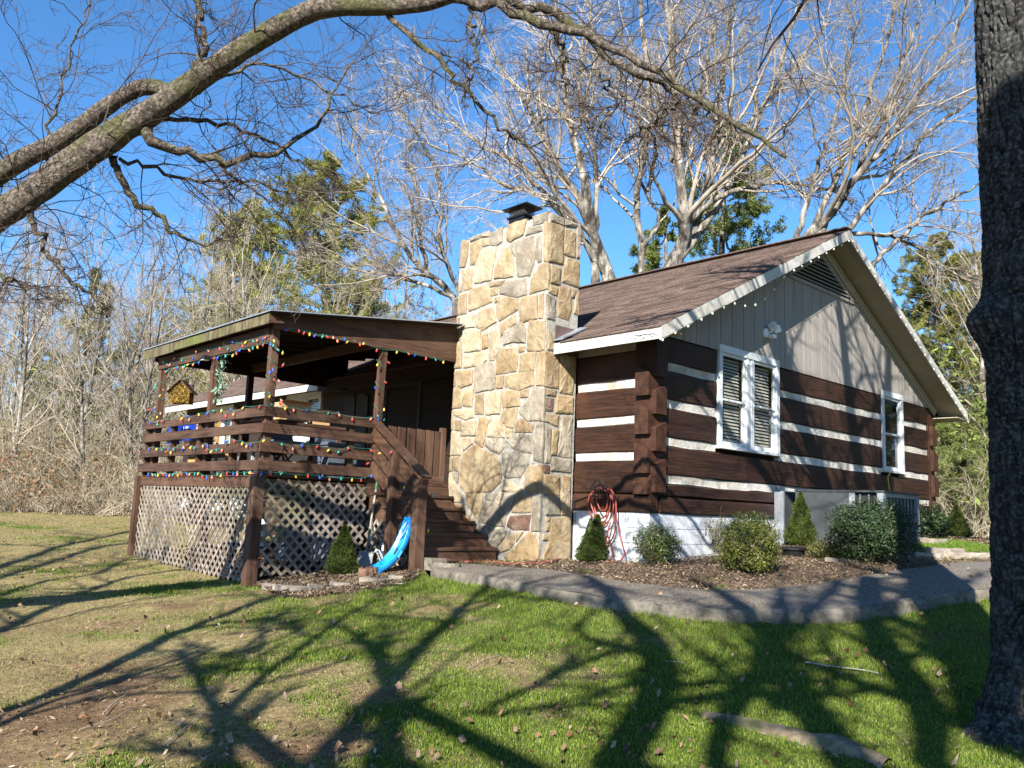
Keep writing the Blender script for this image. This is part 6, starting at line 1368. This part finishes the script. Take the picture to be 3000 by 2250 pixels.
put(cy,900,38,1.24); put(cy,655,41,1.16,'shorter yellow green cedar left of the tall one'); put(cy,1045,43,.92,'yellow green cedar between the tall one and the chimney'); put(cy,770,36,.60,'low yellow green cedar just above the deck roof')
put(cg,200,38,1.0,'loose green pine above the bare trees at the left'); put(cg,320,44,.85,'green pine right of the loose one at the left'); put(cg,60,46,.85,'dark green pine at the far left edge'); put(cy,440,50,.55,'small yellow cedar beyond the left end of the deck roof')
put(cy,2770,34,.93,'tall yellow green evergreen right of the gable'); put(cy,2880,38,.98,'yellow green evergreen half behind the right trunk'); put(cg,2700,30,.6,'green pine just behind the right roof edge'); put(cg,2130,30,1.38,'dark hemlock like evergreen behind the roof ridge'); put(cg,1930,34,1.2,'evergreen tuft between the pale stems behind the roof')
for px,dp,s in ((2760,24,.62),(2830,22,.5),(2900,25,.7),(2730,28,.75),(2960,24,.6),(120,40,.8),(350,42,.8),(480,38,.7),(560,44,.9),(10,34,.6),(1180,42,1.),(1300,44,.9),(2790,32,.9),(2600,30,.6)): put(cs,px,dp,s)
# undergrowth
def brush(pxr,dr,n,hr,seed):
    rg=np.random.default_rng(seed); px=rg.uniform(*pxr,n); dp=rg.uniform(*dr,n); C=[]
    q=np.array([vpl(a,1500,b) for a,b in zip(px,dp)]); z=gz(q[:,0],q[:,1]); q[:,2]=z-.1
    m_=5; q=np.repeat(q,m_,0); N=8; d=rg.normal(0,.42,q.shape); d[:,2]=1; d/=np.linalg.norm(d,axis=1,keepdims=True); ln=rg.uniform(*hr,len(q))*rg.uniform(.5,1.1,len(q)); P=np.zeros((len(q),N,3)); P[:,0]=q+rg.normal(0,.2,q.shape)*np.array((1,1,0))
    for k in range(1,N): d=d+rg.normal(0,.16,d.shape); d[:,2]+=-.05; d/=np.linalg.norm(d,axis=1,keepdims=True); P[:,k]=P[:,k-1]+d*(ln/(N-1))[:,None]
    R=np.repeat(rg.uniform(.008,.024,(len(q),1)),N,1)*(1-.7*np.linspace(0,1,N))[None]
    c1,r1,l1=kids(P,R,ln,4,5,.45,(25,70),.25,.0,rr=.6,rmin=.006,rng=rg); c2,r2,l2=kids(c1,r1,l1,2,4,.5,(25,70),.25,.0,rr=.6,rmin=.005,rng=rg); return [tube_batch(P,R,3),tube_batch(c1,r1,3),tube_batch(c2,r2,3)]
V,F=join(brush((-500,1450),(27,42),1150,(1.5,5.0),1)+brush((2640,3300),(21,36),420,(1.0,3.2),2)+brush((-500,1450),(25.5,29),420,(.4,1.8),3))
obj('undergrowth',V,F,M['brush'],kind='stuff',label='tangled dry brush and saplings filling the edge of the woods',cat='undergrowth')
def leafcloud(name,cs,size,mt,label,cat,rg=np.random.default_rng(9)):
    V=[]
    for (c,s,n) in cs:
        q=np.array(c)+rg.normal(0,1,(n,3))*np.array(s); u=rg.normal(0,1,q.shape); u/=np.linalg.norm(u,axis=1,keepdims=True); v=rg.normal(0,1,q.shape); v-=u*(u*v).sum(1,keepdims=True); v/=np.linalg.norm(v,axis=1,keepdims=True); a=rg.uniform(.6,1.2,(n,1))*size; V.append(np.stack([q-u*a,q+v*a*.5,q+u*a,q-v*a*.5],1).reshape(-1,3))
    V=np.concatenate(V); return obj(name,V,np.arange(len(V)).reshape(-1,4),M[mt],kind='stuff',label=label,cat=cat)
cs_=[]
for k in range(50):
    px=VR.uniform(-150,430)*VR.uniform(.4,1); q=vpl(px,1500,VR.uniform(25.5,30)); q[2]=float(gz(q[0],q[1]))+VR.uniform(.1,3.0)*VR.uniform(.3,1); cs_.append((q,(.6,.6,.16),50))
leafcloud('beech_leaves',cs_,.065,'beech','pale brown leaves still held on low beech saplings at the left','leaves')
cs_=[]
for k in range(150):
    px=VR.uniform(-300,1350); q=vpl(px,1500,VR.uniform(30,44)); q[2]=float(gz(q[0],q[1]))+VR.uniform(.2,6.5)*VR.uniform(.3,1); cs_.append((q,(.9,.9,.3),80))
for k in range(90):
    px=VR.uniform(2660,3200); q=vpl(px,1500,VR.uniform(22,36)); q[2]=float(gz(q[0],q[1]))+VR.uniform(.2,6.5)*VR.uniform(.3,1); cs_.append((q,(.7,.7,.25),80))
leafcloud('evergreen_scrub',cs_,.10,'needle_g','thin green evergreen sprays scattered through the woods','scrub')
# distant woods and the rise they stand on
xs_=np.linspace(-75,130,120); hill=[];
az=np.radians(np.linspace(-75,165,140)); rr_=np.array([48,56,66,80,100,140,200]); hh=np.array([-1.6,.2,2.2,4.6,7.2,10,12]); A_,R_=np.meshgrid(az,np.arange(7),indexing='ij'); rad=rr_[R_]; zz_=hh[R_]+fbm(np.stack([A_*9,R_*.7],-1),3,400)*1.6*(R_>0)
V=np.stack([CAM[0]+np.sin(A_)*rad,CAM[1]+np.cos(A_)*rad,zz_],-1).reshape(-1,3); I=np.arange(len(V)).reshape(len(az),7); F=np.stack([I[:-1,:-1],I[:-1,1:],I[1:,1:],I[1:,:-1]],-1).reshape(-1,4)
M['hill']=mat('leaf_littered_slope',(.10,.09,.055),(.27,.25,.17),(.17,.17,.09),sc=.9,bump=.3,rough=1,rndv=0,det=8)
obj('wooded_hill',V,F,M['hill'],kind='structure',smooth=True)
def far_woods(n,seed):
    rg=np.random.default_rng(seed); a=np.radians(rg.uniform(-5,95,n)); d=rg.uniform(44,78,n); q=np.stack([CAM[0]+np.sin(a)*d,CAM[1]+np.cos(a)*d,np.interp(d,rr_,hh)-.6],1); N=7; H=rg.uniform(6,12.5,n); dd=np.stack([rg.normal(0,.08,n),rg.normal(0,.08,n),np.ones(n)],1); P=np.zeros((n,N,3)); P[:,0]=q
    for k in range(1,N): dd=dd+rg.normal(0,.05,dd.shape); dd/=np.linalg.norm(dd,axis=1,keepdims=True); P[:,k]=P[:,k-1]+dd*(H/(N-1))[:,None]
    R=rg.uniform(.06,.16,(n,1))*(1-.75*np.linspace(0,1,N))[None]; c1,r1,l1=kids(P,R,H,11,5,.3,(25,60),.14,.08,rr=.5,rmin=.018,rng=rg,tmin=.15); c2,r2,l2=kids(c1,r1,l1,4,4,.5,(25,55),.18,.06,rr=.6,rmin=.012,rng=rg)
    return [tube_batch(P,R,4),tube_batch(c1,r1,3),tube_batch(c2,r2,3)]
V,F=join(far_woods(360,5)); obj('distant_woods',V,F,M['brush'],kind='stuff',label='far off bare woods rising behind the nearer trees',cat='woods')
# ---- shrubs in the beds
def bush(name,px,py,w_,h_,mt,leaf,n,label,cat='shrub',airy=.25,stems=10,off=0.,sq=1.):
    """w_,h_ in photograph pixels; py is the foot"""
    c=gnd(px,py); dist=(c-CAM)@RC[2]; a=w_/2*dist/FPX; h=h_*dist/FPX; c=c+FH_*a*.3; c[2]=float(gz(c[0],c[1])); rg=np.random.default_rng(int(px)); T=empty(name,tuple(c),label,cat)
    P=[];N=7; m_=stems; d=rg.normal(0,.55,(m_,3)); d[:,2]=1; d/=np.linalg.norm(d,axis=1,keepdims=True); P=np.zeros((m_,N,3)); P[:,0]=c+rg.normal(0,.04,(m_,3))*np.array((1,1,0))-UP*.02
    for k in range(1,N): d=d+rg.normal(0,.14,d.shape); d/=np.linalg.norm(d,axis=1,keepdims=True); P[:,k]=P[:,k-1]+d*(h*.95/(N-1))
    R=.010*(1-.7*np.linspace(0,1,N))[None]*np.ones((m_,1)); c1,r1,l1=kids(P,R,np.full(m_,h),9,5,.5,(25,60),.2,.06,rr=.5,rmin=.003,rng=rg); V,F=join([tube_batch(P,R,5),tube_batch(c1,r1,3)])
    mid=c+UP*h*.52; 
    def lim(V): 
        d=(V-mid)/np.array((a,a,h*.5)); L=np.linalg.norm(d,axis=1); k=1+.42*fbm(d*1.7+px*.01,3,500); return L/k
    Vt=V; L=lim(Vt); L=np.maximum(L,1.); V=mid+(Vt-mid)/L[:,None]; obj('stems',V,F,M['stem'],T)
    # leaves in little sprays near the outside
    ns=n//9; u=rg.normal(0,1,(ns,3)); u/=np.linalg.norm(u,axis=1,keepdims=True); rad=rg.random(ns)**(airy)*(1+.42*fbm(u*1.7+px*.01,3,500)+.10*rg.normal(0,1,ns)*airy*2); q=mid+u*rad[:,None]*np.array((a,a,h*.5)); k=q[:,2]>c[2]+.04; q=q[k]; u=u[k]
    q=np.repeat(q,9,0)+rg.normal(0,leaf*1.5,(len(q)*9,3)); un_=np.repeat(u,9,0)+rg.normal(0,.7,q.shape)+np.array((0,0,.5)); un_/=np.linalg.norm(un_,axis=1,keepdims=True)
    e1=rg.normal(0,1,q.shape); e1-=un_*(un_*e1).sum(1,keepdims=True); e1/=np.linalg.norm(e1,axis=1,keepdims=True); e2=np.cross(un_,e1); s=rg.uniform(.6,1.15,(len(q),1))*leaf
    V=np.stack([q-e1*s,q+e2*s*.42,q+e1*s+un_*s*.2,q-e2*s*.42],1).reshape(-1,3); obj('leaves',V,np.arange(len(V)).reshape(-1,4),M[mt],T); return T
def cone(px,py,w_,h_,label,mt='spruce',n=15000,lean=0.,leaf=.016):
    c=gnd(px,py); dist=(c-CAM)@RC[2]; a=w_/2*dist/FPX; h=h_*dist/FPX; c=c+FH_*a*.3; c[2]=float(gz(c[0],c[1])); rg=np.random.default_rng(int(px)+1); T=empty('dwarf_spruce',tuple(c),label,'shrub')
    def prof(t): return a*np.clip(1-t,0,1)**.8*np.clip(.5+t*6,0,1)
    mb=MB(); mb.tube([c-UP*.02,c+UP*h*.3],.02,6); mb.obj('trunk',M['stem'],T)
    t=rg.random(n)**1.25*1.0; th=rg.uniform(0,2*pi,n); S=np.stack([np.cos(th)*2.2,np.sin(th)*2.2,t*h/a*2.2],-1); k=1+.34*fbm(S*1.1+px,3,600)+.24*vn(S*5,601); r=prof(t)*k*rg.uniform(.72,1.03,n); z=h*(.05+.95*t)
    q=np.stack([c[0]+np.cos(th)*r+lean*t*RH[0],c[1]+np.sin(th)*r+lean*t*RH[1],c[2]+z],1); d=np.stack([np.cos(th),np.sin(th),.7+0*th],1)+rg.normal(0,.45,(n,3)); d/=np.linalg.norm(d,axis=1,keepdims=True); s_=rg.normal(0,1,d.shape); s_-=d*(d*s_).sum(1,keepdims=True); s_/=np.linalg.norm(s_,axis=1,keepdims=True); L=rg.uniform(.6,1.3,(n,1))*leaf*1.6
    V=np.stack([q-s_*leaf*.3,q+s_*leaf*.3,q+d*L],1).reshape(-1,3); obj('needles',V,np.arange(len(V)).reshape(-1,3),M[mt],T)
    m2=MB(); pr_=[(max(.01,float(prof(x))*.70),h*(.08+.9*x)) for x in np.linspace(0,.95,9)]; m2.lathe(pr_,c,k=14); m2.obj('inner_twigs',M[mt],T); return T
cone(998,1692,100,150,'dwarf cone spruce in front of the deck lattice'); cone(1728,1652,95,142,'dwarf cone spruce beside the chimney below the hose',lean=.10); cone(2352,1606,95,160,'slim dwarf spruce in front of the grey duct panel'); cone(2812,1580,78,98,'small dark cone shrub at the right corner of the house',leaf=.02)
bush('round_shrub',1925,1662,150,122,'boxleaf',.017,7000,'small open green shrub against the white foundation',airy=.5,stems=16)
bush('airy_shrub',2085,1628,125,135,'boxleaf_y',.014,4200,'thin yellowish shrub left of the big round bush',airy=.9,stems=20)
bush('dark_shrub',2205,1640,150,140,'boxleaf',.018,8000,'dark green shrub behind the big round bush',airy=.35)
bush('round_shrub',2205,1688,180,152,'boxleaf_y',.017,15000,'largest bright yellow green round bush beside the path',airy=.3,stems=14)
bush('holly_shrub',2565,1660,240,190,'hollyleaf',.022,17000,'broad very dark green bush in front of the heat pump',airy=.25,stems=14)
bush('low_juniper',2425,1640,125,55,'boxleaf_y',.014,4500,'low spreading green plant left of the broad dark bush',airy=.5)
bush('dark_shrub',2735,1580,100,90,'hollyleaf',.03,3500,'dark leafy shrub at the base of the right house corner',airy=.4)
# bright grass patch near the heat pump
q0=gnd(2690,1612); q1=gnd(2850,1606); n=9000; s=VR.random((n,1)); q=q0+(q1-q0)*s; q=q+RH*VR.normal(0,.12,(n,1))+FH_*VR.normal(0,.42,(n,1)); z=gzr(q[:,0],q[:,1]); hgt=VR.uniform(.04,.09,n); w_=.009; a=VR.uniform(0,2*pi,n); V=np.stack([np.stack([q[:,0]-w_*np.cos(a),q[:,1]-w_*np.sin(a),z],1),np.stack([q[:,0]+w_*np.cos(a),q[:,1]+w_*np.sin(a),z],1),np.stack([q[:,0]+VR.normal(0,.02,n),q[:,1]+VR.normal(0,.02,n),z+hgt],1)],1).reshape(-1,3)
obj('bright_grass',V,np.arange(len(V)).reshape(-1,3),M['blade'],col=np.tile(np.array((.12,.20,.02)),(len(V),1))*np.repeat(VR.uniform(.7,1.3,(n,1)),3,0),kind='stuff',label='patch of bright new grass between the rocks by the heat pump',cat='grass')

# ---- open woods on the downhill side behind the viewer (seen only as reflections in the windows)
for k in range(64):
    a=math.radians(VR.uniform(85,196) if k%3 else VR.uniform(95,140)); d=VR.uniform(18,32); loc=(CAM[0]+8+math.sin(a)*d,CAM[1]+math.cos(a)*d); z=float(gz(*loc)); o=dup_tree(pr[VR.integers(0,5)] if k%3 else [cy,cg][k%2],None,(loc[0],loc[1],z),VR.uniform(0,6),VR.uniform(.8,1.25)); o['label']='one of the trees standing downhill behind the viewer'; o['group']='trees behind the viewer'
